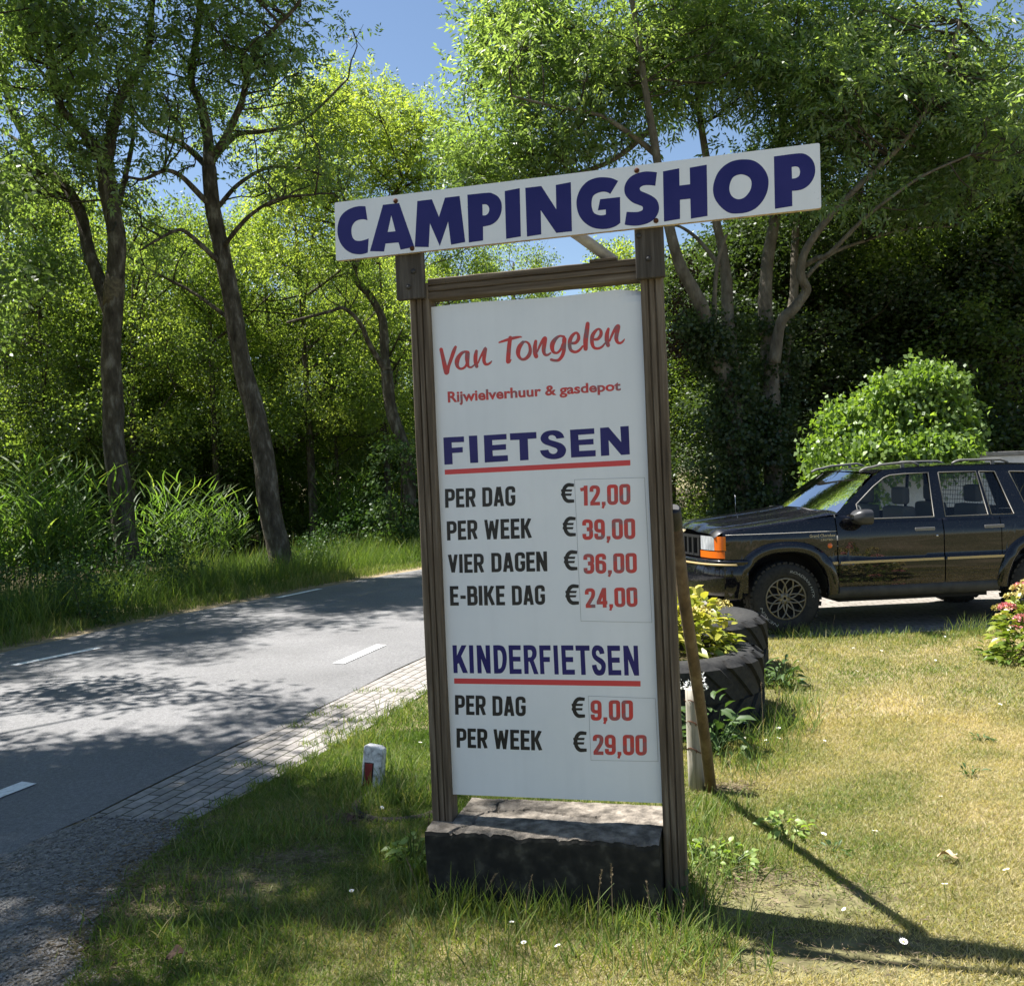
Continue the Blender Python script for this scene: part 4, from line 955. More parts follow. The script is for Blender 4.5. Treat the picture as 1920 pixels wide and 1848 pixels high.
# lighter trees seen in the gap beside the sign
LL = 'pale sunlit tree across the road in the gap between sign and ivy stems'
p = at(1262, 1000, 27); o = wood_tree('pale_tree', LL, 7.6, 2.0, .11, WOODLEAF, None, low=.1, n=46, tb=.3); o.location = (p[0], p[1], 0)
p = at(1190, 1000, 30); o = wood_tree('pale_tree', 'pale sunlit tree across the road mostly hidden behind the price panel', 8.4, 2.4, .12, WOODLEAF, None, low=.1, n=50, tb=.25); o.location = (p[0], p[1], 0)

# ------------------------------------------------------------------ shrubs under the wood and along the verge
def shrub(name, label, group, rx, ry, h, n, r, leaf, L, Wd, per=60, tb=0.0, cat='shrub'):
    t = thing(name, label, cat, (0, 0, 0), group); mb = MB(); cl = []
    for _ in range(n):
        a = RNG.uniform(0, 6.28); f = RNG.random() ** .5; z = h * (0.1 + 0.9 * RNG.random()) * (1 - 0.35 * f * f); cl.append((math.cos(a) * f * rx, math.sin(a) * f * ry, z, r * RNG.uniform(.7, 1.3)))
    for c in cl[::2]: mb.tube([(c[0] * .1, c[1] * .1, -.05), (c[0] * .5, c[1] * .5, c[2] * .6), c[:3]], [.014, .01, .005], 4, caps=False)
    mb.build('stems', TWIG, t); co, q, tt = crown(np.array(cl), per, 'single', L=L, Wd=Wd, tbias=tb); bulk('foliage', co, q, leaf, t, tt)
    KIDS[t.name] = list(t.children); return t
SL = 'broad dark understorey shrub in the shade of the wood'; GS = 'understorey shrubs of the wood'
ps = shrub('understorey_shrub', SL, GS, 2.0, 1.6, 3.4, 46, .6, WOODLEAF, .10, .06, 50, -.12)
for i, (px, d, s) in enumerate([(20, 25, 1.2), (150, 26, 1.1), (300, 25, 1.0), (390, 26, 1.2), (560, 27, 1.1), (640, 28, 1.1), (740, 29, 1.1), (840, 30, 1.1), (90, 30, 1.2), (260, 31, 1.1), (460, 33, 1.1), (700, 33, 1.3), (-120, 21, 1.2), (930, 31, 1.4), (-60, 33, 1.4)]):
    p = at(px, 1000, d); o = ps if i == 0 else copy_tree(ps); o.location = (p[0], p[1], 0); o.rotation_euler = (0, 0, i * 2.4); o.scale = (s, s, s)
VL = 'low leafy bush among the tall verge grass on the far side of the road'; GV = 'low bushes on the far verge'
pv = shrub('verge_bush', VL, GV, .9, .7, 1.05, 24, .3, WEED, .085, .05, 34, -.25, 'bush')
for i, (px, d, s) in enumerate([(50, 12.4, .62), (150, 13.4, .6), (205, 13.8, .7), (-40, 11.6, .7), (270, 13.6, .55), (330, 14.6, .62), (640, 19.6, .8), (575, 17.6, .6), (730, 21, 1.1), (150, 11.6, .6)]):
    p = at(px, 1000, d); o = pv if i == 0 else copy_tree(pv); o.location = (p[0], p[1], 0); o.rotation_euler = (0, 0, i * 1.7); o.scale = (s, s, s * 1.1)
# young ivy-clad tree left of the sign at the verge
sh = shrub('climber_shrub', 'pale climbing shrub round the foot of the slender tree', None, .5, .5, 3.0, 26, .32, WEED, .10, .08, 46, .15); p = at(748, 1000, 20.4); sh.location = (p[0], p[1], 0)
# reeds
def ribbons(P, D, L, Wd, seg=4, bend=0.5, curl=None):
    """long bent blades with seg quads each"""
    n = len(P); side = unit(np.cross(D, np.array([0, 0, 1.0]) + RNG.normal(size=(n, 3)) * 0.25)); L = np.asarray(L)[:, None]; Wd = np.asarray(Wd)[:, None]
    bd = unit(np.c_[RNG.normal(size=(n, 2)), np.full(n, -0.6)]) * np.asarray(bend).reshape(-1, 1)
    pts = []
    for k in range(seg + 1):
        t = k / seg; c = P + D * L * t + bd * L * t * t * 0.6; w = Wd * (1 - t ** 1.6) * (0.65 + 0.9 * min(t * 2, 1) * 0.4) + 0.0006
        pts.append(np.stack([c - side * w * .5, c + side * w * .5], 1))
    co = np.stack(pts, 1).reshape(-1, 3); m = 2 * (seg + 1); b = np.arange(n)[:, None] * m
    q = np.concatenate([b + np.array([[2 * k, 2 * k + 1, 2 * k + 3, 2 * k + 2]]) for k in range(seg)], 0)
    return co, q, m
def reed_clump(label, group, n=36, r=.6, h=1.9):
    t = thing('reed_clump', label, 'reeds', (0, 0, 0), group); mb = MB(); B = []; Dd = []; LL_ = []; 
    for _ in range(n):
        x, y = RNG.normal(size=2) * r * .55; hh = h * RNG.uniform(.6, 1.1); lx, ly = RNG.normal(size=2) * .16
        st = [np.array([x, y, -.05]), np.array([x + lx * .4, y + ly * .4, hh * .5]), np.array([x + lx, y + ly, hh])]; mb.tube(st, [.007, .005, .002], 4, caps=False)
        for k in range(8):
            f = .25 + .75 * k / 7; p = st[0] + (st[2] - st[0]) * f; a = k * 2.6 + RNG.uniform(-.6, .6); B.append(p); Dd.append((math.cos(a) * .75, math.sin(a) * .75, RNG.uniform(.35, 1.0))); LL_.append(RNG.uniform(.4, .75))
    mb.build('stalks', REED, t); co, q, m_ = ribbons(np.array(B), unit(np.array(Dd)), LL_, np.full(len(B), .042) * RNG.uniform(.7, 1.2, len(B)), 4, .55)
    bulk('leaves', co, q, REED, t, np.repeat(np.clip(RNG.normal(.4, .2, len(B)), 0, 1), m_)); KIDS[t.name] = list(t.children); return t
RLb = 'tall green reed clump on the verge between bushes and trunks'
pr = reed_clump(RLb, 'reed clumps on the far verge')
for i, (px, d, s) in enumerate([(30, 14.4, 1.02), (100, 14.6, .98), (165, 14.9, 1.0), (-40, 14.2, 1.05), (300, 18.6, .85), (365, 19.3, .8), (430, 19.8, .72), (640, 22.4, .95), (675, 23, .85)]):
    p = at(px, 1000, d); o = pr if i == 0 else copy_tree(pr); o.location = (p[0], p[1], 0); o.rotation_euler = (0, 0, i * 1.3); o.scale = (s, s, s)

# the ivy mound and the wall behind the car
wl = MB(); w0 = at(1645, 900, 13.6); w1 = at(2250, 900, 13.2)
dv = np.array([w1[0] - w0[0], w1[1] - w0[1]]); ln = np.linalg.norm(dv); ang = math.atan2(dv[1], dv[0])
wt = thing('garden_wall', 'plain grey concrete garden wall behind the roof of the car', 'wall', (w0[0], w0[1], 0)); wt.rotation_euler = (0, 0, ang)
WALL = noisy('grey_render', [(0.3, (0.46, 0.46, 0.47)), (0.7, (0.62, 0.62, 0.62))], scale=6, rough=0.95, bump=.4)
MB().box((0, -.1, -.1), (ln, .1, 1.72)).build('wall', WALL, wt, bevel=.01); MB().box((-.02, -.13, 1.7225), (ln + .02, .13, 1.78)).build('coping', noisy('grey_coping', [(0.3, (0.16, 0.155, 0.145)), (0.7, (0.28, 0.27, 0.255))], scale=8, rough=.95, bump=.4), wt, bevel=.008)
def ivy_mound():
    c = at(1680, 900, 14.2); t = thing('ivy_mound', 'bright green rounded mound of ivy with one upright shoot behind the car', 'ivy', (c[0], c[1], 0)); t.scale = (.875, .95, 1.03); cl = []
    prof = [(-1.4, 1.45), (-1.2, 1.85), (-.95, 2.25), (-.5, 2.55), (-.1, 2.65), (.2, 2.72), (.43, 2.80), (.8, 2.68), (1.1, 2.42), (1.25, 1.95)]
    for _ in range(270):
        x = RNG.uniform(-1.4, 1.25); zt = np.interp(x, [p[0] for p in prof], [p[1] for p in prof]) + .34 * (float(vnoise(x, 0.0, .33, 11)) - .55); k = RNG.random()
        a = RNG.uniform(0, math.pi * 1.0); yr = .75 * math.sqrt(max(.05, 1 - (x / 1.5) ** 2)); z = .5 + (zt - .5) * math.sin(a) ** .6; y = -math.cos(a) * yr
        if y < .1 and z < 2.2 - .5 * abs(x - .3) and -.45 < x < 1.0 and RNG.random() < .85: continue
        cl.append((x, y, z - .06 + RNG.normal() * .05, RNG.uniform(.12, .22)))
    for _ in range(26):
        x = RNG.uniform(-1.35, 1.2); zt = np.interp(x, [p[0] for p in prof], [p[1] for p in prof]); sx = RNG.normal() * .06 + x * .08
        for k in range(3): cl.append((x + sx * k, RNG.uniform(-.5, .2), zt + .02 + .06 * k, .075))
    for k in range(4): cl.append((.43 + .03 * k, 0, 2.78 + .06 * k, .12))
    for x, z in ((-.72, 2.5), (.95, 2.68), (-1.3, 1.9), (1.2, 2.3)): cl.append((x, -.1, z, .14))
    for _ in range(90):
        x = RNG.uniform(-1.25, .85); cl.append((x, -.92 + RNG.normal() * .06, 1.66 + RNG.normal() * .05 - .08 * RNG.random(), .12)); cl.append((x, -.6 + RNG.normal() * .2, 1.80 + RNG.normal() * .05, .16))
    mb = MB()
    for x in np.linspace(-1.1, 1.1, 9): mb.tube([(x, 0, -.05), (x + .05, .1, .9), (x * .9, 0, np.interp(x, [p[0] for p in prof], [p[1] for p in prof]) - .25)], [.03, .025, .01], 6)
    mb.build('stems', TWIG, t); co, q, tt = crown(np.array(cl), 175, 'single', L=.085, Wd=.075, flat=1.0, tbias=.10); bulk('foliage', co, q, IVYLEAF, t, tt)
ivy_mound()
# ------------------------------------------------------------------ the parked off-road car
PAINT_BLACK = mat_new('black_paint'); _m, _t, _o = PAINT_BLACK
_p = N(_t, 'BsdfPrincipled', Roughness=0.32); _p.inputs['Base Color'].default_value = (0.006, 0.006, 0.009, 1); _p.inputs['Specular IOR Level'].default_value = 0.05; _p.inputs['Coat Weight'].default_value = 1.0; _p.inputs['Coat Roughness'].default_value = 0.03
_tc = N(_t, 'TexCoord'); _n = N(_t, 'TexNoise', Scale=3.0, Detail=2.0); _t.links.new(_tc.outputs['Object'], _n.inputs['Vector'])
_b = N(_t, 'Bump', Strength=0.015, Distance=0.02); _t.links.new(_n.outputs['Fac'], _b.inputs['Height']); _t.links.new(_b.outputs[0], _p.inputs['Coat Normal'])
_n2 = N(_t, 'TexNoise', Scale=60.0, Detail=8.0); _t.links.new(_tc.outputs['Object'], _n2.inputs['Vector'])
_r = ramp(_t, [(0.55, (0.005, 0.005, 0.008)), (0.75, (0.030, 0.029, 0.028))]); _t.links.new(_n2.outputs['Fac'], _r.inputs[0]); _t.links.new(_r.outputs[0], _p.inputs['Base Color'])
_t.links.new(_p.outputs[0], _o.inputs[0]); PB = _m
CLAD = noisy('dark_cladding', [(0.4, (0.010, 0.010, 0.012)), (0.7, (0.024, 0.023, 0.024))], scale=20, rough=0.35, spec=0.5)
SILLM = noisy('grey_sill_plastic', [(0.35, (0.035, 0.035, 0.036)), (0.7, (0.065, 0.064, 0.062))], scale=9, rough=0.7)
BLKP = plain('black_plastic', (0.012, 0.012, 0.013), 0.55)
DARKV = plain('dark_inside', (0.008, 0.008, 0.009), 0.9)
GOLD = plain('gold_stripe', (0.50, 0.37, 0.17), 0.45)
CHROME = plain('dull_chrome', (0.55, 0.55, 0.56), 0.22, metallic=1.0)
RUBBER = noisy('tyre_rubber', [(0.35, (0.014, 0.014, 0.014)), (0.7, (0.034, 0.033, 0.031))], scale=30, rough=0.85, bump=.2)
RIMM = plain('bronze_alloy', (0.20, 0.18, 0.145), 0.42, metallic=0.7)
WHITEL = plain('raised_white_letter', (0.34, 0.34, 0.33), 0.8)
ORANGE = plain('amber_lens', (0.75, 0.15, 0.012), 0.15, coat=0.6)
LENS = noisy('clear_lens', [(0.35, (0.22, 0.23, 0.25)), (0.65, (0.55, 0.57, 0.60))], scale=7, rough=.12, coat=1.0, stretch=(1, 6, 1))
RUBSEAL = plain('window_seal', (0.20, 0.19, 0.17), 0.5)
HANDM = plain('glint_grey_handle', (.16, .16, .16), .3)  # plain grey lightened in place of a glint on the handles
SEATM = plain('grey_seat', (0.12, 0.115, 0.105), 0.9)
def glassmat(name, tint, refl=1.0):
    mt, t, out = mat_new(name)
    tr = N(t, 'BsdfTransparent'); tr.inputs[0].default_value = (*tint, 1); g = N(t, 'BsdfGlossy', Roughness=0.02)
    fr = N(t, 'Fresnel', IOR=1.5); mx = N(t, 'MixShader')
    t.links.new(fr.outputs[0], mx.inputs[0]); t.links.new(tr.outputs[0], mx.inputs[1]); t.links.new(g.outputs[0], mx.inputs[2]); t.links.new(mx.outputs[0], out.inputs[0]); return mt
GLASS = glassmat('car_glass', (0.78, 0.82, 0.83))

CYAW = math.radians(6.0)
cb = gnd(1461.7, 1190); cey = np.array([-math.sin(CYAW), math.cos(CYAW), 0]); cor = cb + cey * 0.80
CMAT = Matrix.Translation(tuple(cor)) @ Matrix.Rotation(CYAW, 4, 'Z')
car = thing('parked_car', 'black boxy off-road estate car with gold side stripes parked on the driveway', 'car', matrix=CMAT)
RWX = 2.79
def hw(x, z):
    """half width of the lower body"""
    w = 0.872
    if x < 0.1: w -= 0.062 * ((0.1 - x) / 0.7) ** 2
    if x > 3.0: w -= 0.05 * ((x - 3.0) / .6) ** 2
    if z > 0.93: w -= 0.05 * ((z - 0.93) / 0.22) ** 1.6
    if z < 0.62: w -= 0.03 * ((0.62 - z) / 0.25) ** 1.5
    w += 0.012 * (1 if z < 0.725 else 0)
    w += 0.006 * math.exp(-((z - 0.965) / 0.012) ** 2)
    return w
def ztop(x):
    if x < 0.62: return 1.034 + (x + 0.62) * 0.118
    if x < 0.96: return 1.18 - (x - 0.62) * 0.22
    return 1.105 - (x - 0.96) * 0.008
def arch(x, c, r=0.44, h=0.455):
    u = abs(x - c) / r
    return None if u >= 1 else 0.37 + h * (1 - u ** 2.6) ** (1 / 2.4)
def zbot(x):
    z = 0.36
    for c in (0.06, RWX + .03):
        a = arch(x, c)
        if a: z = max(z, a)
    return z
zs = [0, .06, .14, .22, .3, .38, .44, .52, .60, .68, .76, .83, .88, .92, .96, 1]
def side_panel(x0, x1, sgn_, nx, mb, mi=0, gap=0.004):
    xs = np.linspace(x0 + gap, x1 - gap, nx); rows = []
    for x in xs:
        zb, zt = zbot(x), ztop(x); r = []
        zl = sorted(set([zb + (zt - zb) * t for t in zs if abs(zb + (zt - zb) * t - .725) > .02] + ([.722, .728] if zb < .7 else [.96 * zt, .965 * zt])))
        while len(zl) < 18: 
            k = int(np.argmax(np.diff(zl))); zl.insert(k + 1, (zl[k] + zl[k + 1]) / 2)
        zl = zl[:17] + [zt]
        for z in zl: r.append((x, sgn_ * hw(x, z), z))
        r.append((x, sgn_ * (hw(x, zt) - .02), zt + .001)); rows.append(r)
        r.insert(0, (x, sgn_ * (hw(x, zb) - .05), zb + .004))
    mb.grid(rows, flip=(sgn_ > 0), mi=mi)
# body: wings and quarter panels
mb = MB()
for s in (-1, 1):
    side_panel(-0.56, 0.592, s, 70, mb); side_panel(2.33, 3.60, s, 70, mb)
    # inner wheel housings
    for c in (0.06, RWX + .03):
        ring = [(c - .439 + .878 * k / 24) for k in range(25)]
        mb.grid([[(x, s * .86, arch(x, c) or .372) for x in ring], [(x, s * .55, arch(x, c) or .372) for x in ring]], mi=1)
# dark boxes added inside the body to block light behind the gaps
mb.box((-.50, -.54, .42), (3.5, .54, .78), mi=1); mb.box((.5, -.8, .45), (2.2, .8, .62), mi=1); mb.box((-.48, -.78, .86), (.55, .78, .99), mi=1); mb.box((2.35, -.75, .85), (3.5, .75, 1.02), mi=1)
mb.box((0.62, -.80, .3), (2.2, .80, .42), mi=1)
# roof
rx = np.linspace(1.08, 3.34, 26)
def roof_edge(x): return (np.interp(x, [1.08, 1.2, 1.5, 1.9, 2.6, 3.1, 3.34], [1.575, 1.605, 1.625, 1.63, 1.622, 1.60, 1.575]), np.interp(x, [1.08, 1.3, 3.0, 3.34], [.645, .665, .665, .645]))
rows = []
for x in rx:
    ze, ye = roof_edge(x); rows.append([(x - .10 * (1 - (y / 1.0) ** 2) * (1 if x < 1.1 else 0), ye * y, ze + .026 * (1 - abs(y) ** 3.0)) for y in np.linspace(-1, 1, 17)])
mb.grid(rows)
# tailgate
rows = []
for z, x, y in ((.42, 3.62, .80), (.75, 3.66, .82), (1.08, 3.62, .80), (1.12, 3.60, .79), (1.575, 3.34, .645)): rows.append([(x + .05 * (1 - (t) ** 2), y * t, z) for t in np.linspace(-1, 1, 9)])
mb.grid(rows, flip=True)
# pillars and window frames
def gy(z): return .838 - .175 * max(0, (z - 1.08) / .53) ** 1.15
OUTL = [(.60, 1.178), (.72, 1.27), (.88, 1.395), (1.05, 1.53), (1.13, 1.577), (1.2, 1.606), (1.5, 1.627), (1.9, 1.632), (2.6, 1.624), (3.1, 1.602), (3.34, 1.577), (3.47, 1.35), (3.6, 1.085), (2.4, 1.09), (1.7, 1.095), (.965, 1.10), (.80, 1.14)]
WINS = {'front': [(.845, 1.165), (.84, 1.27), (1.05, 1.44), (1.18, 1.525), (1.25, 1.549), (1.4, 1.558), (1.665, 1.563), (1.635, 1.118), (.98, 1.122)],
        'rear': [(1.775, 1.562), (2.18, 1.560), (2.215, 1.118), (1.755, 1.118)], 'quarter': [(2.215, 1.559), (2.385, 1.552), (2.495, 1.118), (2.25, 1.118)], 'back': [(2.54, 1.548), (3.16, 1.525), (3.38, 1.125), (2.66, 1.118)]}
def side_poly(mb, outer, holes, s, off=0.0, mi=0, pts=True):
    polys = [[Vector(p) for p in outer]] + [[Vector(p) for p in h] for h in holes]; vs = []; fs = []
    for pl in polys:
        if sum(pl[i - 1].x * pl[i].y - pl[i].x * pl[i - 1].y for i in range(len(pl))) < 0: pl = pl[::-1]
        o = len(vs); dn = []
        for i in range(len(pl)):
            a, b = pl[i], pl[(i + 1) % len(pl)]; k = max(1, int((b - a).length / .07)); dn += [a.lerp(b, j / k) for j in range(k)]
        vs += dn; fs.append(list(range(o, o + len(dn))))
    V, E, T, _, _, OF = delaunay_2d_cdt(vs, [], fs, 0, 1e-6)
    tri = [t for t, of in zip(T, OF) if 0 in of and not any(i > 0 for i in of)]
    out = []
    for t in tri:
        a, b, c = (V[i] for i in t[:3]); ccw = (b - a).cross(c - a) > 0
        out.append(tuple(t) if ccw == (s < 0) else tuple(reversed(t)))
    mb.add([(v.x, s * (gy(v.y) + off), v.y) for v in V], out, True, mi)
for s in (-1, 1): side_poly(mb, OUTL, list(WINS.values()), s)
body = mb.build('body', [PB, DARKV], car)
# doors with handles and side windows
def pane(name, poly, s, parent, mat=GLASS):
    mb = MB(); side_poly(mb, poly, [], s, -.012); return mb.build(name, mat, parent)
def seal(poly, s, parent):
    mb = MB(); P = [Vector((p[0], s * (gy(p[1]) + .002), p[1])) for p in poly]; mb.tube(P + [P[0]], .006, 6, caps=False); mb.build('window_seal', RUBSEAL, parent)
for s in (-1, 1):
    for nm, x0, x1, wins, hx in (('front', .596, 1.712, ['front'], 1.43), ('rear', 1.716, 2.33, ['rear', 'quarter'], 2.17)):
        mb = MB(); side_panel(x0, x1, s, 40, mb); 
        for z in (.46, .50, .54, .58): mb.box((x0 + .03, s * hw(1, z) - .003, z), (x1 - .03 if nm == 'front' else 2.27, s * hw(1, z) + .003, z + .006))
        door = mb.build('door', PB, car)
        for w in wins: pane('window', WINS[w], s, door); seal(WINS[w], s, door)
        mb = MB(); y = s * (hw(hx, 1.0) + .012); mb.box((hx - .02, min(y, y - s * .03), .985), (hx + .19, max(y, y - s * .03), 1.018)); mb.build('door_handle', HANDM, door, bevel=.006)
        mb = MB(); k = hw(1.2, .70); mb.box((x0 + .02, s * k - .003 if s > 0 else s * k - .004, .688), (x1 - .012 if nm == 'front' else x1 + .06, s * k + .004 if s > 0 else s * k + .003, .712)); mb.build('gold_stripe', GOLD, door)
        if nm == 'front':
            mb = MB(); mb.lathe([(.001, .006), (.012, .005), (.012, 0)], 12, Matrix.Translation((1.64, s * (hw(1.6, .95)), .93)) @ Matrix.Rotation(math.radians(90 if s < 0 else -90), 4, 'X')); mb.build('door_lock', CHROME, door)
    pane('window', WINS['back'], s, car); seal(WINS['back'], s, car)
    # divider bars
    mb = MB(); mb.box((.515, s * hw(.55, .70) - .004, .688), (.588, s * hw(.55, .70) + .004, .712)); mb.build('gold_stripe', GOLD, car)
    mb = MB(); P = [(x, s * (hw(x, ztop(x) - .028 - .14 * max(0, (x + .55) / 1.2)) + .001), ztop(x) - .028 - .14 * max(0, (x + .55) / 1.2)) for x in np.linspace(-.53, .585, 14)]; mb.tube(P, .0035, 5); mb.build('pinstripe', plain('silver_pinstripe', (.5, .48, .44), .4) if 'silver_pinstripe' not in bpy.data.materials else bpy.data.materials['silver_pinstripe'], car)
    # sills
    mb = MB(); mb.grid([[(x, s * y, z) for y, z in ((.80, .47), (.868, .462), (.872, .40), (.85, .345), (.75, .335))] for x in np.linspace(.49, 2.30, 16)], flip=(s > 0)); mb.build('sill', SILLM, car)
    # wheel arch flares
    for c in (0.06, RWX + .03):
        mb = MB(); rows = []
        for k in range(41):
            th = math.pi * (k / 40); ux = -math.cos(th); x = c + .44 * ux * (abs(math.cos(th)) ** -.0 if True else 1); u = min(.9999, abs(ux)); zc = .37 + .455 * (1 - u ** 2.6) ** (1 / 2.4)
            nx_, nz_ = ux * .9, math.sin(th) * .9 + .1; l = math.hypot(nx_, nz_); nx_, nz_ = nx_ / l, nz_ / l
            r = []
            for o, e in ((-.004, -.06), (-.004, .022), (.03, .034), (.075, .030), (.108, .008), (.112, -.012)):
                xx, zz = x + nx_ * o, zc + nz_ * o; r.append((xx, s * (hw(xx, max(zz, .4)) + e), zz))
            rows.append(r)
        mb.grid(rows, flip=(s < 0)); mb.build('wheel_arch_flare', PB, car)
    # corner lamps
    mb = MB(); rows = []
    for z in (.862, .93, 1.002):
        rows.append([(-.685, s * .50, z), (-.672, s * .60, z), (-.652, s * .68, z), (-.625, s * .742, z)])
    mb.grid(rows, flip=(s < 0)); mb.build('headlight', LENS, car)
    mb = MB(); mb.grid([[(-.6245, s * .744, z), (-.60, s * .785, z), (-.572, s * .815, z), (-.535, s * .829, z)] for z in (.862, .93, 1.002)], flip=(s < 0)); mb.build('corner_lamp', ORANGE, car)
    mb = MB(); mb.grid([[(-.690, s * .50, z), (-.672, s * .60, z), (-.655, s * .68, z), (-.622, s * .745, z), (-.585, s * .80, z), (-.545, s * .826, z)] for z in (.785, .80, .815, .83, .852)], flip=(s < 0)); mb.build('turn_signal', ORANGE, car)
    mb = MB(); mb.lathe([(.001, .012), (.02, .009), (.026, 0)], 14, Matrix.Translation((.515, s * hw(.515, .875), .875)) @ Matrix.Rotation(math.radians(90 if s < 0 else -90), 4, 'X')); mb.build('side_repeater', ORANGE, car)
    # door mirror
    mb = MB(); mb.grid([[(.735 + .02 * a, s * .845 + s * b * .22, 1.085 + c * .14) for a, b, c in r] for r in (((0, 0, .1), (0, .5, .02), (0, 1, .15)), ((-2.5, 0, .3), (-2.5, .5, .2), (-2, 1, .3)), ((-2.5, 0, .7), (-2.5, .5, .75), (-2, 1, .7)), ((0, 0, 1), (0, .5, 1.02), (0, 1, .9)))])
    mb = MB(); M4 = Matrix.Translation((.81, s * .955, 1.15)); pr_ = []
    for k in range(9):
        t = k / 8; xx = -.10 + .17 * t; w_ = .5 * math.sin(min(1, t * 1.6 + .12) * math.pi / 2); pr_.append([(xx, s * (.115 * 2 * w_ * math.cos(a) if True else 0), .082 * 2 * w_ * math.sin(a) * .95) for a in np.linspace(0, 2 * math.pi, 21)])
    mb.grid([[tuple(M4 @ Vector((p[0], math.copysign(abs(p[1] / .115) ** .55, p[1]) * .115, math.copysign(abs(p[2] / .082) ** .6, p[2]) * .078))) for p in r] for r in pr_]); e = pr_[-1]
    mb.box((.77, min(s * .83, s * .90), 1.09), (.85, max(s * .83, s * .90), 1.13)); mb.build('door_mirror', plain('mirror_housing', (.035, .035, .038), .4) if 'mirror_housing' not in bpy.data.materials else bpy.data.materials['mirror_housing'], car, fix=True)
    # roof rails
    for x0, x1 in ((.98, 1.62), (1.98, 2.60)):
        mb = MB(); y = s * .59; P = []
        for k in range(15):
            t = k / 14; x = x0 + (x1 - x0) * t; ze = roof_edge(max(1.1, x))[0] + .015; P.append((x, y, ze + .036 * min(1, math.sin(math.pi * t) * 2.6) ** .8))
        mb.tube(P, .013, 8); xr = x0 + .7 * (x1 - x0); mb.box((xr, y - .012, roof_edge(xr)[0] + .005), (xr + .03, y + .012, roof_edge(xr)[0] + .052)); mb.build('roof_rail', plain('faded_rail', (.16, .155, .145), .45) if 'faded_rail' not in bpy.data.materials else bpy.data.materials['faded_rail'], car)
# bonnet
mb = MB(); rows = []
for x in np.linspace(-.63, .64, 26):
    r = []
    for t in np.linspace(-1, 1, 31):
        a = abs(t); ye = .825 if x > -.3 else .825 - .06 * ((-.3 - x) / .33) ** 2
        xx = x - (.085 * (1 - a ** 2.5) if x < -.5 else .085 * (1 - a ** 2.5) * max(0, (.3 - x) / .8)) - (.22 * (1 - a ** 2) if x > .6 else .22 * (1 - a ** 2) * max(0, (x - .1) / .54) ** 2)
        z = ztop(x) + .004 + (.034 * min(1, (1 - a) / .10) ** .7 if a > .0 else 0) + .022 * (1 - a ** 2) + .012 * (1 if a < .42 else max(0, 1 - (a - .42) / .06))
        if x < -.52: z -= .05 * ((-.52 - x) / .11) ** 2
        r.append((xx, ye * t, z))
    rows.append(r)
mb.grid(rows); mb.build('bonnet', PB, car)
# grille: dark panel with upright slots
def fx(y): return -.74 + .09 * (abs(y) / .6) ** 2.2
mb = MB(); ys = np.linspace(-.495, .495, 25); mb.grid([[(fx(y) + .03, y, z) for y in ys] for z in (.80, 1.0)], flip=True); mb.grid([[(fx(y) - .012, y, z) for y in ys] for z in (.975, 1.005)], flip=True); mb.grid([[(fx(y) - .012, y, z) for y in ys] for z in (.79, .815)], flip=True)
for k in range(9):
    y = -.46 + .92 * k / 8; mb.box((fx(y) - .012, y - .028, .80), (fx(y) + .03, y + .028, .985))
mb.build('grille', BLKP, car)
# bumper swept round the nose
path = [(-.335, .885), (-.42, .878), (-.50, .855), (-.58, .80), (-.66, .70), (-.725, .55), (-.775, .35), (-.80, .15), (-.805, 0)]
path = [(x, -y) for x, y in path] + [(x, y) for x, y in reversed(path[:-1])]
pathc = catmull(path, 4)
def swept(prof, name, mat, rng=None):
    mb = MB(); rows = []
    P = pathc if rng is None else pathc[rng[0]:rng[1]]
    for i, p in enumerate(P):
        a = P[max(i - 1, 0)]; b = P[min(i + 1, len(P) - 1)]; t = np.array(b) - np.array(a); t = t / np.linalg.norm(t); n_ = np.array([-t[1], t[0]])
        if n_ @ (np.array(p) - np.array([.8, 0])) < 0: n_ = -n_
        rows.append([(p[0] + n_[0] * o, p[1] + n_[1] * o, z) for o, z in prof])
    mb.grid(rows, flip=True); return mb.build(name, mat, car)
bmp = swept([(-.07, .772), (-.015, .772), (.004, .760), (.006, .735), (-.004, .728), (-.004, .71), (.004, .70), (.002, .58), (-.012, .47), (-.035, .41), (-.10, .40)], 'front_bumper', PB)
g = swept([(.0, .733), (.009, .731), (.009, .713), (.0, .711)], 'bumper_stripe', GOLD, (5, len(pathc) - 5)); g.parent = bmp
MB().box((-.825, -.26, .53), (-.812, .26, .64)).build('number_plate', plain('yellow_plate', (.75, .50, .03), .4), car, bevel=.003)
# windscreen
mb = MB(); rows = []
for t in np.linspace(0, 1, 9):
    r = []
    for u in np.linspace(-1, 1, 17):
        x = (.625 - .20 * (1 - u * u)) * (1 - t) + (1.10 - .09 * (1 - u * u)) * t; y = (.815 * (1 - t) + .645 * t) * u; z = (1.185 + .02 * (1 - u * u)) * (1 - t) + (1.578 + .036 * (1 - u * u)) * t
        r.append((x, y * .985, z + .02 * math.sin(math.pi * t)))
    rows.append(r)
mb.grid(rows); ws = mb.build('windscreen', GLASS, car)
for y0, y1 in ((-.62, -.12), (-.02, .5)):
    mb = MB(); mb.tube([(.47, y0, 1.212), (.455, (y0 + y1) / 2, 1.235), (.44, y1, 1.225)], .009, 6); mb.tube([(.40, (y0 + y1) / 2 + .05, 1.20), (.45, (y0 + y1) / 2, 1.238)], .008, 6); mb.build('wiper', BLKP, car)
MB().tube([(.12, .73, 1.15), (.12, .73, 1.36)], .003, 5).build('aerial', CHROME, car)
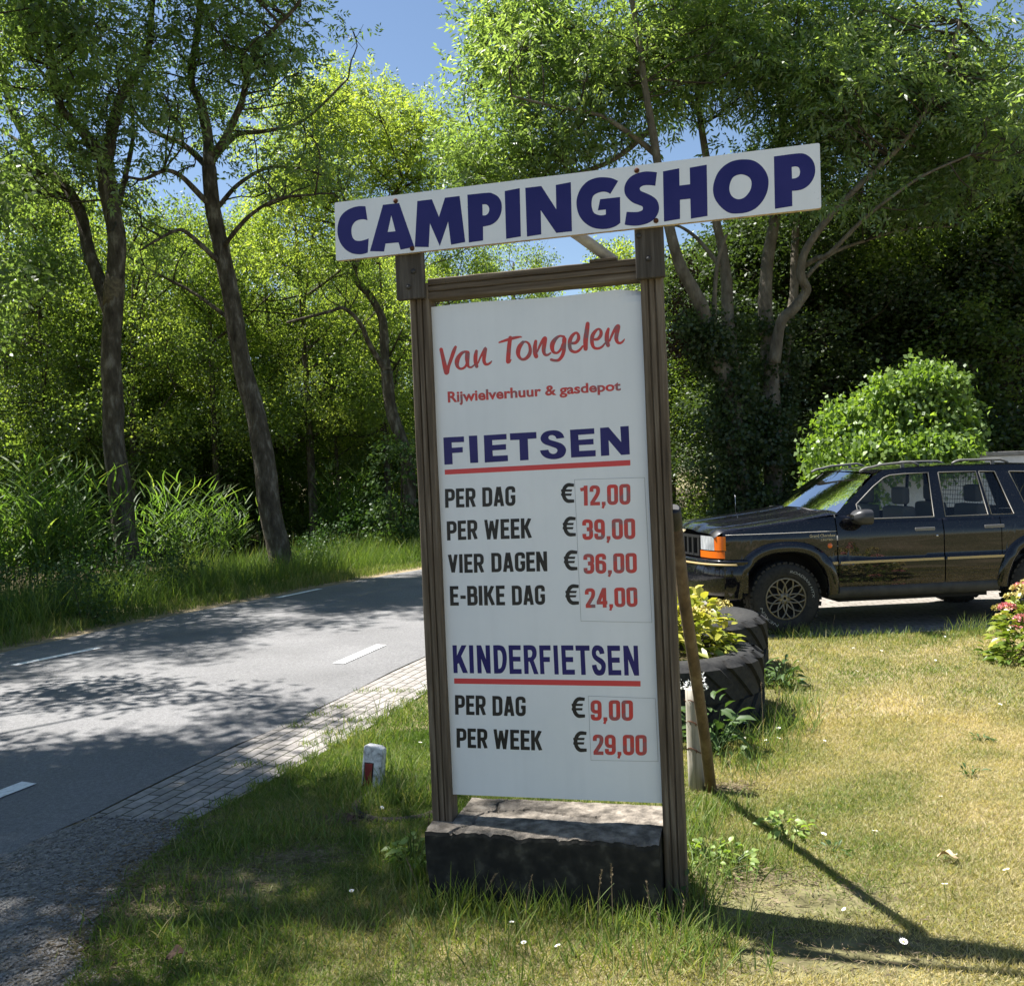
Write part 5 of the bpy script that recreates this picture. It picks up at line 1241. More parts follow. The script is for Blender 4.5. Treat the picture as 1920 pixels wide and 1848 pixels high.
# inspection disc in the windscreen
mb = MB(); mb.lathe([(.0005, .0), (.045, .0)], 18, Matrix.Translation((.66, -.60, 1.245)) @ Matrix.Rotation(math.radians(40), 4, 'Y')); mb.build('parking_disc', plain('lime_disc', (.45, .60, .06), .5), car)
# interior: floor, dashboard, seats, wheel, dog grid
mb = MB(); mb.box((.55, -.76, 1.0), (.86, .76, 1.15)); mb.box((.6, -.78, .62), (3.4, .78, .70)); mb.build('dashboard', plain('dash', (.03, .03, .03), .8), car, bevel=.03)
for x, y in ((1.45, -.38), (1.45, .38), (2.25, -.40), (2.25, .40)):
    mb = MB(); mb.box((x - .45, y - .24, .72), (x + .02, y + .24, .86)); mb.box((x - .02, y - .23, .80), (x + .13, y + .23, 1.22)); seat = mb.build('seat', SEATM, car, bevel=.05, segs=3)
    MB().box((x + .03, y - .13, 1.235), (x + .12, y + .13, 1.42)).build('headrest', SEATM, seat, bevel=.045, segs=3)
mb = MB(); M5 = Matrix.Translation((.98, -.38, 1.08)) @ Matrix.Rotation(math.radians(-65), 4, 'Y'); mb.lathe([(.17 + .014 * math.cos(a), .014 * math.sin(a)) for a in np.linspace(0, 2 * math.pi, 9)[:-1]], 28, M5, close=True); mb.tube([tuple(M5 @ Vector((-.16, 0, 0))), tuple(M5 @ Vector((.16, 0, 0)))], .014, 6); mb.build('steering_wheel', BLKP, car)
mb = MB()
for y in np.linspace(-.6, .6, 25): mb.tube([(2.46, y, 1.0), (2.5, y * .92, 1.54)], .0025, 4)
for z in np.linspace(1.0, 1.54, 12): mb.tube([(2.46 + .04 * (z - 1) / .54, -.62, z), (2.46 + .04 * (z - 1) / .54, .62, z)], .0025, 4)
mb.tube([(2.45, -.62, 1.0), (2.49, -.58, 1.55), (2.49, .58, 1.55), (2.45, .62, 1.0)], .01, 6); mb.build('dog_guard', BLKP, car)
# badges
def text_on(name, txt, size, place, mat, parent, bold=.01, italic=0.0, width=None):
    V, Fs = text_mesh(txt, bold, italic); x0, x1 = V[:, 0].min(), V[:, 0].max(); k = size / .7 if width is None else width / (x1 - x0)
    mb = MB(); mb.add([place((v[0] - x0) * k, v[1] * (size / .7)) for v in V], Fs); return mb.build(name, mat, parent)
GOLDB = plain('pale_gold_badge', (.52, .44, .28), .4)
text_on('badge_lettering', 'Grand Cherokee', .028, lambda a, b: (.305 + a, -hw(.4, .96) - .004, .965 + b), GOLDB, car, width=.265)
text_on('badge_lettering', 'LIMITED', .018, lambda a, b: (.425 + a, -hw(.4, .92) - .004, .925 + b), GOLDB, car, width=.12)
text_on('badge_lettering', 'Jeep', .045, lambda a, b: (-.722 + b * .55, .075 - a, 1.022 + b * .75), GOLDB, car, bold=.02, width=.14)
# wheels
def wheel(x, s, steer=0.0):
    R = .362; w = .118; M = Matrix.Translation((x, s * .745, R)) @ Matrix.Rotation(steer, 4, 'Z') @ Matrix.Rotation(math.radians(90 if s < 0 else -90), 4, 'X')
    wh = thing('wheel', None, None, (0, 0, 0)); wh.parent = car; wh.matrix_parent_inverse.identity(); wh.matrix_local = M
    mb = MB(); prof = [(.205, .085), (.215, .108), (.25, .118), (.29, .121), (.325, .112), (.345, .098), (.353, .085), (.362, .06), (.362, -.06), (.353, -.085), (.325, -.112), (.25, -.118), (.205, -.09), (.19, 0)]
    mb.lathe(prof, 56, close=True)
    for k in range(36):
        a = 2 * math.pi * k / 36
        for h0, h1, da in ((.055, .104, 0), (-.104, -.055, .08), (-.04, .04, .05)):
            q = Matrix.Rotation(a + da, 4, 'Z'); mb.box((.345, -.021, h0), (.366, .021, h1), mat=q)
    mb.build('tyre', RUBBER, wh)
    mb = MB(); mb.lathe([(.196, .098), (.212, .100), (.213, .088), (.198, .07), (.185, -.08)], 48)
    mb.lathe([(.014, .066), (.022, .070), (.030, .068), (.055, .068), (.062, .060), (.062, .03)], 24)
    for k in range(10):
        a = 2 * math.pi * k / 10
        for da in (-.56, .56):
            p = [((.056 + .148 * t) * math.cos(a + da * t), (.056 + .148 * t) * math.sin(a + da * t), .064 + .026 * t) for t in (0, .25, .5, .75, 1)]
            mb.tube(p, [.011, .009, .008, .0085, .009], 6, caps=False)
    for k in range(5):
        a = 2 * math.pi * k / 5 + .3; mb.lathe([(.001, .088), (.010, .086), (.012, .06)], 10, Matrix.Translation((.043 * math.cos(a), .043 * math.sin(a), 0)))
    mb.build('rim', RIMM, wh)
    MB().lathe([(.0005, .02), (.19, .02)], 32).build('brake_disc', DARKV, wh)
    if s < 0:
        def arc_text(txt, a0, a1, size):
            V, Fs = text_mesh(txt, .0, .15); x0, x1 = V[:, 0].min(), V[:, 0].max(); vs = []
            for v in V:
                a = a0 + (a1 - a0) * (v[0] - x0) / (x1 - x0); r = .262 + v[1] / .7 * size; vs.append((r * math.cos(a), r * math.sin(a), .1225 + .0 * r - max(0, r - .29) * .1))
            mb = MB(); mb.add(vs, Fs); mb.build('tyre_lettering', WHITEL, wh)
        arc_text('ROADIAN HTX', math.radians(82), math.radians(0), .025); arc_text('NEXEN', math.radians(246), math.radians(187), .034) if False else arc_text('NEXEN', math.radians(250), math.radians(195), .027)
wheel(0.06, -1, .0); wheel(0.06, 1, .0); wheel(RWX, -1); wheel(RWX, 1)
# tail lights and rear bumper
for s in (-1, 1): MB().box((3.56, s * .80 - .03, .85), (3.665, s * .80 + .03, 1.07)).build('tail_light', plain('red_lens', (.35, .01, .01), .2) if 'red_lens' not in bpy.data.materials else bpy.data.materials['red_lens'], car, bevel=.01)
MB().box((3.45, -.86, .42), (3.74, .86, .70)).build('rear_bumper', PB, car, bevel=.04, segs=3)
# ------------------------------------------------------------------ lawn, weeds, small things
LAWN = [tuple(gnd(363, 1545)[:2]), tuple(gnd(262, 1630)[:2]), tuple(gnd(205, 1690)[:2]), tuple(gnd(160, 1790)[:2]), tuple(gnd(110, 1890)[:2]), (-1.4, 1.2), (5.2, 1.2), (9.5, 9.3), (1.9, 9.16), (.8, 11.6), (-.1, 9.9), tuple(gnd(790, 1306)[:2]), tuple(gnd(600, 1416)[:2])]
def dryness(x, y):
    return np.clip(0.85 * fbm(x, y, 1.1, 21) + 0.45 * fbm(x, y, 0.35, 40) - 0.19 + 0.04 * np.clip(x - 1.0, 0, 3) + 0.10 * np.clip((x - .5) / .8, 0, 1) - 0.16 * np.clip((0.9 - x) / 1.2, 0, 1), 0, 1)
def scatter(n, x0, x1, y0, y1, poly, dens=None):
    x = RNG.uniform(x0, x1, n); y = RNG.uniform(y0, y1, n); k = inside(x, y, poly)
    return x[k], y[k]
BX = SMAT.inverted()
def in_block(x, y):
    M_ = np.array(BX); u = M_[0, 0] * x + M_[0, 1] * y + M_[0, 3]; v = M_[1, 0] * x + M_[1, 1] * y + M_[1, 3]
    return (u > X0 - .07) & (u < X0 + .86) & (v > -.13) & (v < .24)
# bare patches of soil and straw (a real difference in how much grows there)
BARE = [(gnd(430, 1660), .34, .20), (gnd(560, 1610), .22, .12), (gnd(1490, 1690), .42, .17), (gnd(1400, 1650), .24, .11), (gnd(1560, 1790), .4, .14), (gnd(300, 1690), .22, .22), (gnd(640, 1540), .15, .08), (gnd(1360, 1480), .14, .07)]
def bare(x, y):
    r = np.zeros_like(x)
    for c, a, b in BARE: r = np.maximum(r, np.exp(-(((x - c[0]) / a) ** 2 + ((y - c[1]) / b) ** 2) ** 2))
    return r
Bs, Ds, Ls, Ws, Ts = [], [], [], [], []
def add_blades(x, y, L, Wd, t, lean=.55):
    n = len(x); z = np.zeros(n); d = unit(np.c_[RNG.normal(size=(n, 2)) * lean, np.ones(n)])
    Bs.append(np.c_[x, y, z]); Ds.append(d); Ls.append(L); Ws.append(Wd); Ts.append(t)
x, y = scatter(690000, -2.2, 5.6, 2.2, 6.2, LAWN); k = ~in_block(x, y) & (RNG.random(len(x)) > bare(x, y) * .93) & (np.abs(x) < .95 * y + .3); x, y = x[k], y[k]
dr = dryness(x, y); lg = 0.016 + 0.018 * fbm(x, y, .5, 60) + 0.022 * (1 - dr)
add_blades(x, y, lg * RNG.uniform(.5, 1.3, len(x)), RNG.uniform(.0022, .0042, len(x)), np.clip(dr * 1.0 + RNG.normal(0, .13, len(x)), 0, 1), .7)
x, y = scatter(280000, -1.0, 8.0, 6.0, 12, LAWN); k = (np.abs(x) < .95 * y + .3); x, y = x[k], y[k]
dr = dryness(x, y) - .22 * np.clip((y - 7.9) / 1.0, 0, 1)
add_blades(x, y, (.03 + .025 * fbm(x, y, .5, 60)) * RNG.uniform(.5, 1.3, len(x)), RNG.uniform(.004, .007, len(x)), np.clip(dr + RNG.normal(0, .13, len(x)), 0, 1), .6)
# longer tufts: (centre, spread, count, height)
TUFT = []
for i in range(34):
    u = X0 - .1 + 1.05 * i / 33; q = SMAT @ Vector((u, -.16 - .03 * random.random(), 0)); TUFT.append(((q[0], q[1]), .05, 34, random.uniform(.05, .16)))
for px, py, sp, n, h in ((1300, 1700, .07, 120, .16), (1330, 1650, .1, 160, .14), (1290, 1600, .06, 120, .18), (1400, 1610, .12, 160, .1), (1300, 1560, .08, 160, .16), (1350, 1530, .1, 150, .12), (1430, 1400, .14, 260, .16), (1470, 1370, .14, 260, .2), (1400, 1440, .16, 260, .13), (1495, 1330, .12, 180, .16), (1475, 1290, .1, 130, .16),
                         (780, 1650, .08, 200, .14), (750, 1600, .1, 240, .12), (720, 1510, .14, 260, .14), (650, 1490, .12, 220, .12), (770, 1500, .1, 220, .16), (600, 1560, .14, 200, .1), (690, 1390, .2, 340, .12), (760, 1350, .18, 300, .14), (730, 1460, .12, 220, .16), (820, 1760, .2, 260, .11), (1000, 1780, .2, 260, .11), (1180, 1790, .16, 260, .13), (1330, 1790, .12, 260, .14),
                         (1560, 1192, .2, 200, .12), (1480, 1195, .15, 240, .14), (1640, 1198, .2, 200, .10), (1750, 1195, .25, 240, .10), (1830, 1190, .15, 200, .2), (1700, 1200, .3, 240, .09), (620, 1450, .16, 260, .1), (520, 1560, .16, 260, .09), (420, 1600, .14, 220, .09), (330, 1680, .14, 220, .1), (260, 1760, .12, 160, .09), (480, 1800, .2, 300, .09), (700, 1720, .2, 300, .09), (380, 1740, .18, 260, .09)):
    g_ = gnd(px, py); TUFT.append(((g_[0], g_[1]), sp, n, h))
TB, TD, TL, TW, TT = [], [], [], [], []
for (c, sp, n, h) in TUFT:
    a = RNG.normal(size=(n, 2)) * sp * .8 + np.array(c); k = ~in_block(a[:, 0], a[:, 1]); a = a[k]; n = len(a)
    if not n: continue
    TB.append(np.c_[a, np.zeros(n)]); TD.append(unit(np.c_[RNG.normal(size=(n, 2)) * .38, np.ones(n)])); TL.append(h * RNG.uniform(.4, 1.3, n)); TW.append(RNG.uniform(.003, .0065, n)); TT.append(np.clip(RNG.normal(.27, .15, n), 0, 1))
co, q = blades(np.concatenate(Bs), np.concatenate(Ds), np.concatenate(Ls), np.concatenate(Ws), fold=.12, droop=.12, shape=.4)
o = bulk('lawn_grass', co, q, GRASS, None, np.repeat(np.concatenate(Ts), 4)); tag(o, 'dry yellowing lawn grass around the sign', 'grass', kind='stuff')
TB, TD, TL, TW = map(np.concatenate, (TB, TD, TL, TW)); co, q, m_ = ribbons(TB, TD, TL, TW, 4, RNG.uniform(.1, .7, len(TB)))
o = bulk('long_grass', co, q, GRASS, None, np.repeat(np.concatenate(TT), m_)); tag(o, 'longer green grass tufts along the block, tyres and lawn edge', 'grass', kind='stuff')
# grass in the paver joints and along the pavement edge
px_ = resample(catmull(PIN, 4), 60); n = 5200; i = RNG.integers(0, 40, n); a = px_[i] + RNG.normal(size=(n, 2)) * np.array([.035, .05])
cl_ = [gnd(*p)[:2] for p in ((600, 1345), (560, 1365), (640, 1330), (585, 1400), (620, 1380), (470, 1440), (690, 1300), (540, 1440), (665, 1355), (745, 1300))]
b = np.concatenate([c + RNG.normal(size=(60, 2)) * np.array([.05, .03]) for c in cl_]); a = np.concatenate([a, b]); n = len(a)
co, q = blades(np.c_[a, np.full(n, .01)], unit(np.c_[RNG.normal(size=(n, 2)) * .5, np.ones(n)]), RNG.uniform(.02, .06, n), RNG.uniform(.003, .006, n), fold=.12)
o = bulk('joint_grass', co, q, GRASS, None, np.repeat(np.clip(RNG.normal(.25, .15, n), 0, 1), 4)); tag(o, 'green grass creeping over the concrete pavers', 'grass', kind='stuff')
# straw and dry litter on the bare soil by the gravel
n = 5200; i = RNG.integers(0, len(GINC), n); gp = np.array(GINC)[i] + RNG.normal(size=(n, 2)) * np.array([.16, .16]); c2 = np.concatenate([np.array([c[0], c[1]]) + RNG.normal(size=(420, 2)) * np.array([a * .6, b * .7]) for c, a, b in BARE]); gp = np.concatenate([gp, c2]); n = len(gp); k = ~in_block(gp[:, 0], gp[:, 1]); gp = gp[k]; n = len(gp)
STRAW = noisy('straw', [(0.3, (0.085, 0.060, 0.035)), (0.7, (0.26, 0.205, 0.125))], scale=40, rough=.9)
co, q = blades(np.c_[gp, np.full(n, .016)], unit(np.c_[RNG.normal(size=(n, 2)), RNG.normal(0, .12, n)]), RNG.uniform(.015, .06, n), RNG.uniform(.002, .006, n), fold=.1)
tag(bulk('dry_litter', co, q, STRAW), 'dry straw and leaf bits along the gravel edge', 'litter', kind='stuff')
STONE = noisy('gravel_stone', [(0.3, (0.10, 0.095, 0.088)), (0.5, (0.20, 0.19, 0.175)), (0.72, (0.36, 0.345, 0.32))], scale=18, rough=.9)
gpoly = [tuple(p) for p in catmull(GOUT, 4)] + [tuple(p) for p in reversed(catmull(GIN, 4))]
x = RNG.uniform(-3.2, -1.2, 26000); y = RNG.uniform(2.4, 4.9, 26000); k = inside(x, y, gpoly) & (np.abs(x) < .62 * y + .2); x, y = x[k], y[k]; n = len(x)
octa = np.array([[1, 0, 0], [0, 1, 0], [-1, 0, 0], [0, -1, 0], [0, 0, .7], [0, 0, -.5]]); fo = np.array([[0, 1, 4], [1, 2, 4], [2, 3, 4], [3, 0, 4]])
r = RNG.uniform(.0025, .009, n) * RNG.uniform(.6, 1, n); a = RNG.uniform(0, 6.28, n); sq = RNG.uniform(.6, 1.1, n); ca, sa = np.cos(a), np.sin(a)
vx = octa[None, :, 0] * r[:, None]; vy = octa[None, :, 1] * (r * sq)[:, None]; vz = octa[None, :, 2] * r[:, None]
co = np.stack([x[:, None] + vx * ca[:, None] - vy * sa[:, None], y[:, None] + vx * sa[:, None] + vy * ca[:, None], .0135 + vz], 2).reshape(-1, 3)
q = (np.arange(n)[:, None, None] * 6 + fo[None]).reshape(-1, 3)
tag(bulk('loose_gravel', co, q, STONE), 'loose grey gravel at the road shoulder', 'gravel', kind='stuff')
# tall verge grass beyond the road
F_ = resample(FARC, 500); T_ = np.gradient(F_, axis=0); T_ /= np.linalg.norm(T_, axis=1)[:, None]; Nn = np.stack([-T_[:, 1], T_[:, 0]], 1)
def verge(n, o0, o1, h0, h1, w, t, bend):
    i = RNG.integers(90, 330, n); o_ = RNG.uniform(o0, o1, n); a = F_[i] + Nn[i] * o_[:, None] + RNG.normal(size=(n, 2)) * .05; cl = .45 + .9 * fbm(a[:, 0], a[:, 1], .9, 77)
    k = (a[:, 1] > 7.5) & (a[:, 0] > -.62 * a[:, 1] - 1); a, cl = a[k], cl[k]; n = len(a)
    return ribbons(np.c_[a, np.zeros(n)], unit(np.c_[RNG.normal(size=(n, 2)) * .3, np.ones(n)]), RNG.uniform(h0, h1, n) * cl, np.full(n, w) * RNG.uniform(.7, 1.3, n), 3, RNG.uniform(.1, .9, n)) + (np.clip(RNG.normal(t, .14, n) + .25 * (cl - .9), 0, 1),)
for nm, args, lab in (('verge_grass', (60000, .55, 3.4, .25, .80, .010, .14, .5), 'tall uncut grass on the verge beyond the road'), ('verge_edge_grass', (34000, .22, .8, .06, .24, .008, .30, .5), 'short green grass along the far edge of the road')):
    co, q, m_, t = verge(*args); tag(bulk(nm, co, q, GRASS, None, np.repeat(t, m_)), lab, 'grass', kind='stuff')
# green behind the driveway and round its edge
x = RNG.uniform(.9, 9, 30000); y = RNG.uniform(11.9, 13.6, 30000); k = (y > 12.3 + .04 * x) | (RNG.random(30000) < .05); x, y = x[k], y[k]; n = len(x)
co, q = blades(np.c_[x, y, np.zeros(n)], unit(np.c_[RNG.normal(size=(n, 2)) * .4, np.ones(n)]), RNG.uniform(.04, .14, n), RNG.uniform(.006, .011, n), fold=.12)
tag(bulk('back_grass', co, q, GRASS, None, np.repeat(np.clip(RNG.normal(.4, .2, n), 0, 1), 4)), 'strip of grass behind the driveway', 'grass', kind='stuff')

# --- tractor tyre planters
def tractor_tyre(label, c, rot):
    t = thing('tractor_tyre', label, 'tyre', (c[0], c[1], 0), 'old tractor tyres used as planters'); t.rotation_euler = (0, 0, rot); R, h = .70, .45
    mb = MB(); prof = [(.40, .06), (.38, .20), (.40, .36), (.44, .435), (.55, h + .02), (.635, h + .012), (.672, h - .02), (.685, h - .06), (.688, .2), (.685, .05), (.63, .0), (.5, -.02)]
    mb.lathe(prof, 72)
    for k in range(22):
        a0 = 2 * math.pi * k / 22
        for half in (0, 1):
            # slanting lug over the shoulder and down the tread
            n_ = 7; rows = []
            for i in range(n_):
                t_ = i / (n_ - 1)
                if half == 0: z = h - .025 - .205 * t_; a = a0 + .30 * t_
                else: z = .03 + .185 * t_; a = a0 + .145 + .30 * t_
                w_ = .082
                rows.append([(rr * math.cos(a + da), rr * math.sin(a + da), z) for rr, da in ((.682, -w_ * 1.2), (.708, -w_ * .95), (.708, w_ * .95), (.682, w_ * 1.25))])
            if half == 0: rows.insert(0, [(rr * math.cos(a0 - .05 + da), rr * math.sin(a0 - .05 + da), z) for rr, da, z in ((.61, -.05, h + .012), (.655, -.04, h + .018), (.655, .04, h + .018), (.61, .05, h + .012))])
            mb.grid(rows, smooth=False, flip=(half == 0))
    mb.build('casing', RUBBER, t, fix=True)
    MB().lathe([(.0005, .39), (.2, .395), (.405, .37)], 24).build('soil', LITTER, t)
    return t
TY1 = gnd(1240, 1330); TY1 = (.97, 6.50); TY2 = (1.38, 7.92)
tractor_tyre('nearer black tractor tyre planter lying flat beside the sign', TY1, .2)
tractor_tyre('farther black tractor tyre planter lying flat in front of the car bumper', TY2, .9)
# --- hydrangeas
PETY = noisy('yellow_floret', [(0.35, (0.52, 0.44, 0.10)), (0.7, (0.62, 0.52, 0.26))], scale=40, rough=.7)
PETP = noisy('pink_floret', [(0.35, (0.66, 0.20, 0.24)), (0.6, (0.70, 0.34, 0.30)), (0.75, (0.66, 0.48, 0.25))], scale=30, rough=.7)
def hydrangea(label, c, z0, rx, ry, h, n, heads, tb, seed):
    t = thing('hydrangea', label, 'hydrangea', (c[0], c[1], z0)); mb = MB()
    n_ = n; v = rdir(n_); v[:, 2] = np.abs(v[:, 2]) * 1.0 - .1; sc_ = RNG.uniform(.55, 1.0, n_) ** .6
    P = np.c_[v[:, 0] * rx * sc_, v[:, 1] * ry * sc_, np.maximum(.03, v[:, 2] * h * sc_ * 1.0)]; P += RNG.normal(size=P.shape) * .02
    for p in P[::max(1, n_ // 34)]: mb.tube([(p[0] * .15, p[1] * .15, -.05), (p[0] * .6, p[1] * .6, p[2] * .55), p], [.006, .005, .003], 4, caps=False)
    mb.build('stems', TWIG, t)
    D = unit(np.c_[v[:, 0], v[:, 1], v[:, 2] * .4 + .12] + RNG.normal(size=(n_, 3)) * .35); co, q = leaf6(P, D, RNG.uniform(.06, .115, n_), .62)
    bulk('leaves', co, q, HYDLEAF, t, np.repeat(np.clip(RNG.normal(.42 + tb, .2, n_) + .35 * (P[:, 2] / h - .5), 0, 1), 8))
    for k in range(heads):
        a = RNG.uniform(0, 6.28); e = RNG.uniform(.15, 1.25); pos = np.array([math.cos(a) * math.cos(e) * rx, math.sin(a) * math.cos(e) * ry, math.sin(e) * h]) * 1.02; rr = RNG.uniform(.05, .078); m_ = 90
        w = rdir(m_); w[:, 2] = np.abs(w[:, 2]) * .55; co, q = blades(pos + w * rr, unit(w + RNG.normal(size=(m_, 3)) * .5), .022, .021, fold=.1)
        bulk('flower_head', co, q, PETP if (k % 5 in (0, 3) and heads > 10) else PETY, t)
    return t
def leaf6(P, D, L, wr):
    """broad pointed leaf: 8 points, folded on the midrib, bent down at the tip"""
    n = len(P); side = unit(np.cross(D, rdir(n, 1.6))); up = unit(np.cross(side, D)); L = np.asarray(L)[:, None]; out = []
    for t, w in ((0, 0), (.28, .42), (.62, .40), (1.0, 0)):
        c = P + D * L * t - np.array([0, 0, 1.0]) * L * .30 * t * t
        if w == 0: out += [c]
        else: out += [c + side * L * wr * w + up * L * .07, c - side * L * wr * w + up * L * .07, c]
    # order: base, (r1,l1,c1), (r2,l2,c2), tip
    b, r1, l1, c1, r2, l2, c2, tp = out[0], out[1], out[2], out[3], out[4], out[5], out[6], out[7]
    co = np.stack([b, r1, l1, c1, r2, l2, c2, tp], 1).reshape(-1, 3); k = np.arange(n)[:, None] * 8
    q = np.concatenate([k + np.array([[0, 1, 3, 3]]), k + np.array([[0, 3, 2, 2]]), k + np.array([[1, 4, 6, 3]]), k + np.array([[3, 6, 5, 2]]), k + np.array([[4, 7, 6, 6]]), k + np.array([[6, 7, 5, 5]])], 0)
    tri = []
    for a in q:
        u = list(dict.fromkeys(a.tolist())); tri += [(u[0], u[1], u[2])] if len(u) == 3 else [(u[0], u[1], u[2]), (u[0], u[2], u[3])]
    return co, np.array(tri)
hydrangea('yellow-green hydrangea growing in the nearer tyre beside the sign post', (.98, 6.56), .36, .56, .5, .58, 1200, 5, .34, 1)
hydrangea('yellow-green hydrangea growing in the farther tyre before the car', (1.22, 7.86), .36, .46, .42, .42, 420, 2, .3, 3)
hydrangea('hydrangea with pink and yellow flower heads at the right edge of the lawn', (4.48, 7.75), 0.02, .58, .5, .66, 950, 34, -.02, 2)

# --- leaning pole, stub post, marker post, buried ring
RUSTB = noisy('brown_rusty_tube', [(0.3, (0.065, 0.042, 0.024)), (0.55, (0.135, 0.092, 0.052)), (0.75, (0.21, 0.16, 0.10))], scale=16, rough=.8, bump=.4, stretch=(1, 1, .4))
pb = gnd(1334, 1484); pt_ = at(1262, 955, 3.66)
pole = thing('leaning_pole', 'brown pole with a dark cap leaning against the right sign post', 'pole', tuple(pb)); v = pt_ - pb
MB().tube([(-v * .03), v * .25 + np.array([.004, 0, 0]), v * .5, v * .75 + np.array([-.004, 0, 0]), v * .955], [.0285, .0275, .027, .0265, .026], 14, wob=.05).build('shaft', RUSTB, pole)
MB().tube([v * .953, v * .958, v * 1.0, v * 1.003], [.026, .030, .030, .024], 14).build('cap', BLKP, pole)
GREYW = wood('bleached_wood', 'z', ((0.3, (0.17, 0.155, 0.125)), (0.5, (0.33, 0.305, 0.25)), (0.7, (0.46, 0.43, 0.36))))
sb = gnd(1307, 1482); stub = thing('stub_post', 'short bleached wooden post with barbed wire beside the leaning pole', 'post', tuple(sb))
mb = MB(); prof = [.040, .042, .041, .040, .038]; mb.tube([(0, 0, -.1), (0, .002, .15), (-.004, 0, .3), (-.006, 0, .45), (-.008, 0, .535)], prof, 12, wob=.16); mb.build('post', GREYW, stub)
mb = MB()
for z in (.22, .36, .47):
    mb.tube([(.045 * math.cos(a), .045 * math.sin(a), z + .015 * math.sin(a * 2)) for a in np.linspace(0, 6.0, 16)], .0022, 5)
    for a in np.linspace(3.4, 5.8, 5): mb.tube([(.036 * math.cos(a), .036 * math.sin(a), z - .012), (.058 * math.cos(a), .058 * math.sin(a), z + .014)], .0016, 4)
mb.build('barbed_wire', RUST, stub)
WPAINT = noisy('chipped_white_paint', [(0.36, (0.16, 0.155, 0.15)), (0.47, (0.50, 0.50, 0.49)), (0.58, (0.72, 0.72, 0.71))], scale=26, detail=9, rough=.8, bump=.5, bdist=.004)
mp0 = gnd(698, 1474); mk_ = thing('marker_post', 'short chipped white roadside marker post with a red reflector', 'marker post', tuple(mp0)); mk_.rotation_euler = (math.radians(-7), math.radians(4.5), math.radians(-12))
mb = MB(); w2, d2 = .055, .038; prof = [(-w2, -.1), (w2, -.1), (w2, .185), (w2 * .9, .208), (w2 * .55, .22), (-w2 * .8, .226), (-w2, .218)]
n = len(prof); mb.add([(x, -d2, z) for x, z in prof] + [(x, d2, z) for x, z in prof], [tuple(range(n)), tuple(reversed(range(n, 2 * n)))] + [(i, n + i, n + (i + 1) % n, (i + 1) % n) for i in range(n)]); mb.build('post', WPAINT, mk_, bevel=.006, fix=True)
MB().box((-.036, -.0425, .0), (.006, -.0385, .128)).build('reflector', noisy('red_reflector', [(0.35, (0.16, 0.010, 0.010)), (0.7, (0.26, 0.02, 0.02))], scale=30, rough=.35), mk_)
MB().box((-.042, -.0392, -.02), (.012, -.0382, .134)).build('reflector_frame', BLKP, mk_)
rg = gnd(752, 1508); ring = MB(); ring.lathe([(.235 + .028 * math.cos(a), .028 * math.sin(a)) for a in np.linspace(0, 2 * math.pi, 11)[:-1]], 40, close=True)
o = ring.build('half_buried_ring', noisy('old_rubber', [(0.3, (0.03, 0.026, 0.02)), (0.7, (0.085, 0.072, 0.055))], scale=20, rough=.95, bump=.5)); o.location = (rg[0], rg[1], -.008); tag(o, 'half buried dark ring in the grass beside the marker post', 'ring')

# --- broad-leaved weeds, flowers, fallen leaves
def weed(name, label, c, r, h, n, tb, mat=WEED, group=None, L=(.05, .1), wr=.5, cat='weed'):
    t = thing(name, label, cat, (c[0], c[1], 0), group); mb = MB(); a = RNG.uniform(0, 6.28, n); f = RNG.random(n) ** .5
    P = np.c_[np.cos(a) * f * r, np.sin(a) * f * r, h * RNG.uniform(.15, 1.0, n) * (1 - .5 * f)]; D = unit(np.c_[np.cos(a), np.sin(a), RNG.uniform(-.1, .8, n)] + RNG.normal(size=(n, 3)) * .3)
    for p in P[::3]: mb.tube([(p[0] * .2, p[1] * .2, -.02), p * np.array([.7, .7, .6]), p], [.004, .003, .002], 4, caps=False)
    mb.build('stems', mat, t); co, q = leaf6(P, D, RNG.uniform(*L, n), wr); bulk('leaves', co, q, mat, t, np.repeat(np.clip(RNG.normal(.45 + tb, .2, n), 0, 1), 8)); return t
WITEF = plain('white_floret', (.78, .78, .76), .7)
w1 = weed('broadleaf_plant', 'silvery broad-leaved plant with white blossoms behind the stub post', gnd(1335, 1412), .20, .40, 110, .1, L=(.07, .13), wr=.42)
for k in range(9):
    p = np.array([RNG.uniform(-.2, -.02), RNG.uniform(-.12, .1), RNG.uniform(.36, .5)]); w = rdir(26); co, q = blades(p + w * .018, w, .014, .011); bulk('blossom', co, q, WITEF, w1)
weed('broadleaf_plant', 'pale-leaved plant at the right foot of the nearer tyre', gnd(1468, 1290), .13, .26, 60, .3, L=(.06, .11), wr=.4)
weed('broadleaf_plant', 'bright low nettle-like plant at the left end of the concrete block', gnd(775, 1620), .11, .13, 80, .5, IVYLEAF, L=(.03, .05), wr=.6)
weed('broadleaf_plant', 'low clover plant between the right post foot and the pole shadow', gnd(1345, 1625), .16, .12, 110, .35, IVYLEAF, L=(.025, .045), wr=.7)
weed('broadleaf_plant', 'dark three-leaved sprig against the foot of the right post', gnd(1285, 1712), .03, .20, 9, -.2, L=(.04, .06), wr=.6)
weed('broadleaf_plant', 'leafy plant at the lawn edge below the pole', gnd(1475, 1560), .12, .09, 60, .4, IVYLEAF, L=(.03, .05), wr=.6)
for (px, py, lb) in ((1838, 935 + 455, 'larger dark green weed rosette in the right part of the lawn'), (1822, 1452, 'small weed rosette in the lawn beneath the larger rosette'), (1560, 1600, 'small weed rosette in the lawn beside the pole shadow')):
    weed('weed_rosette', lb, gnd(px, py), .06, .05, 16, .1, L=(.035, .06), wr=.3)
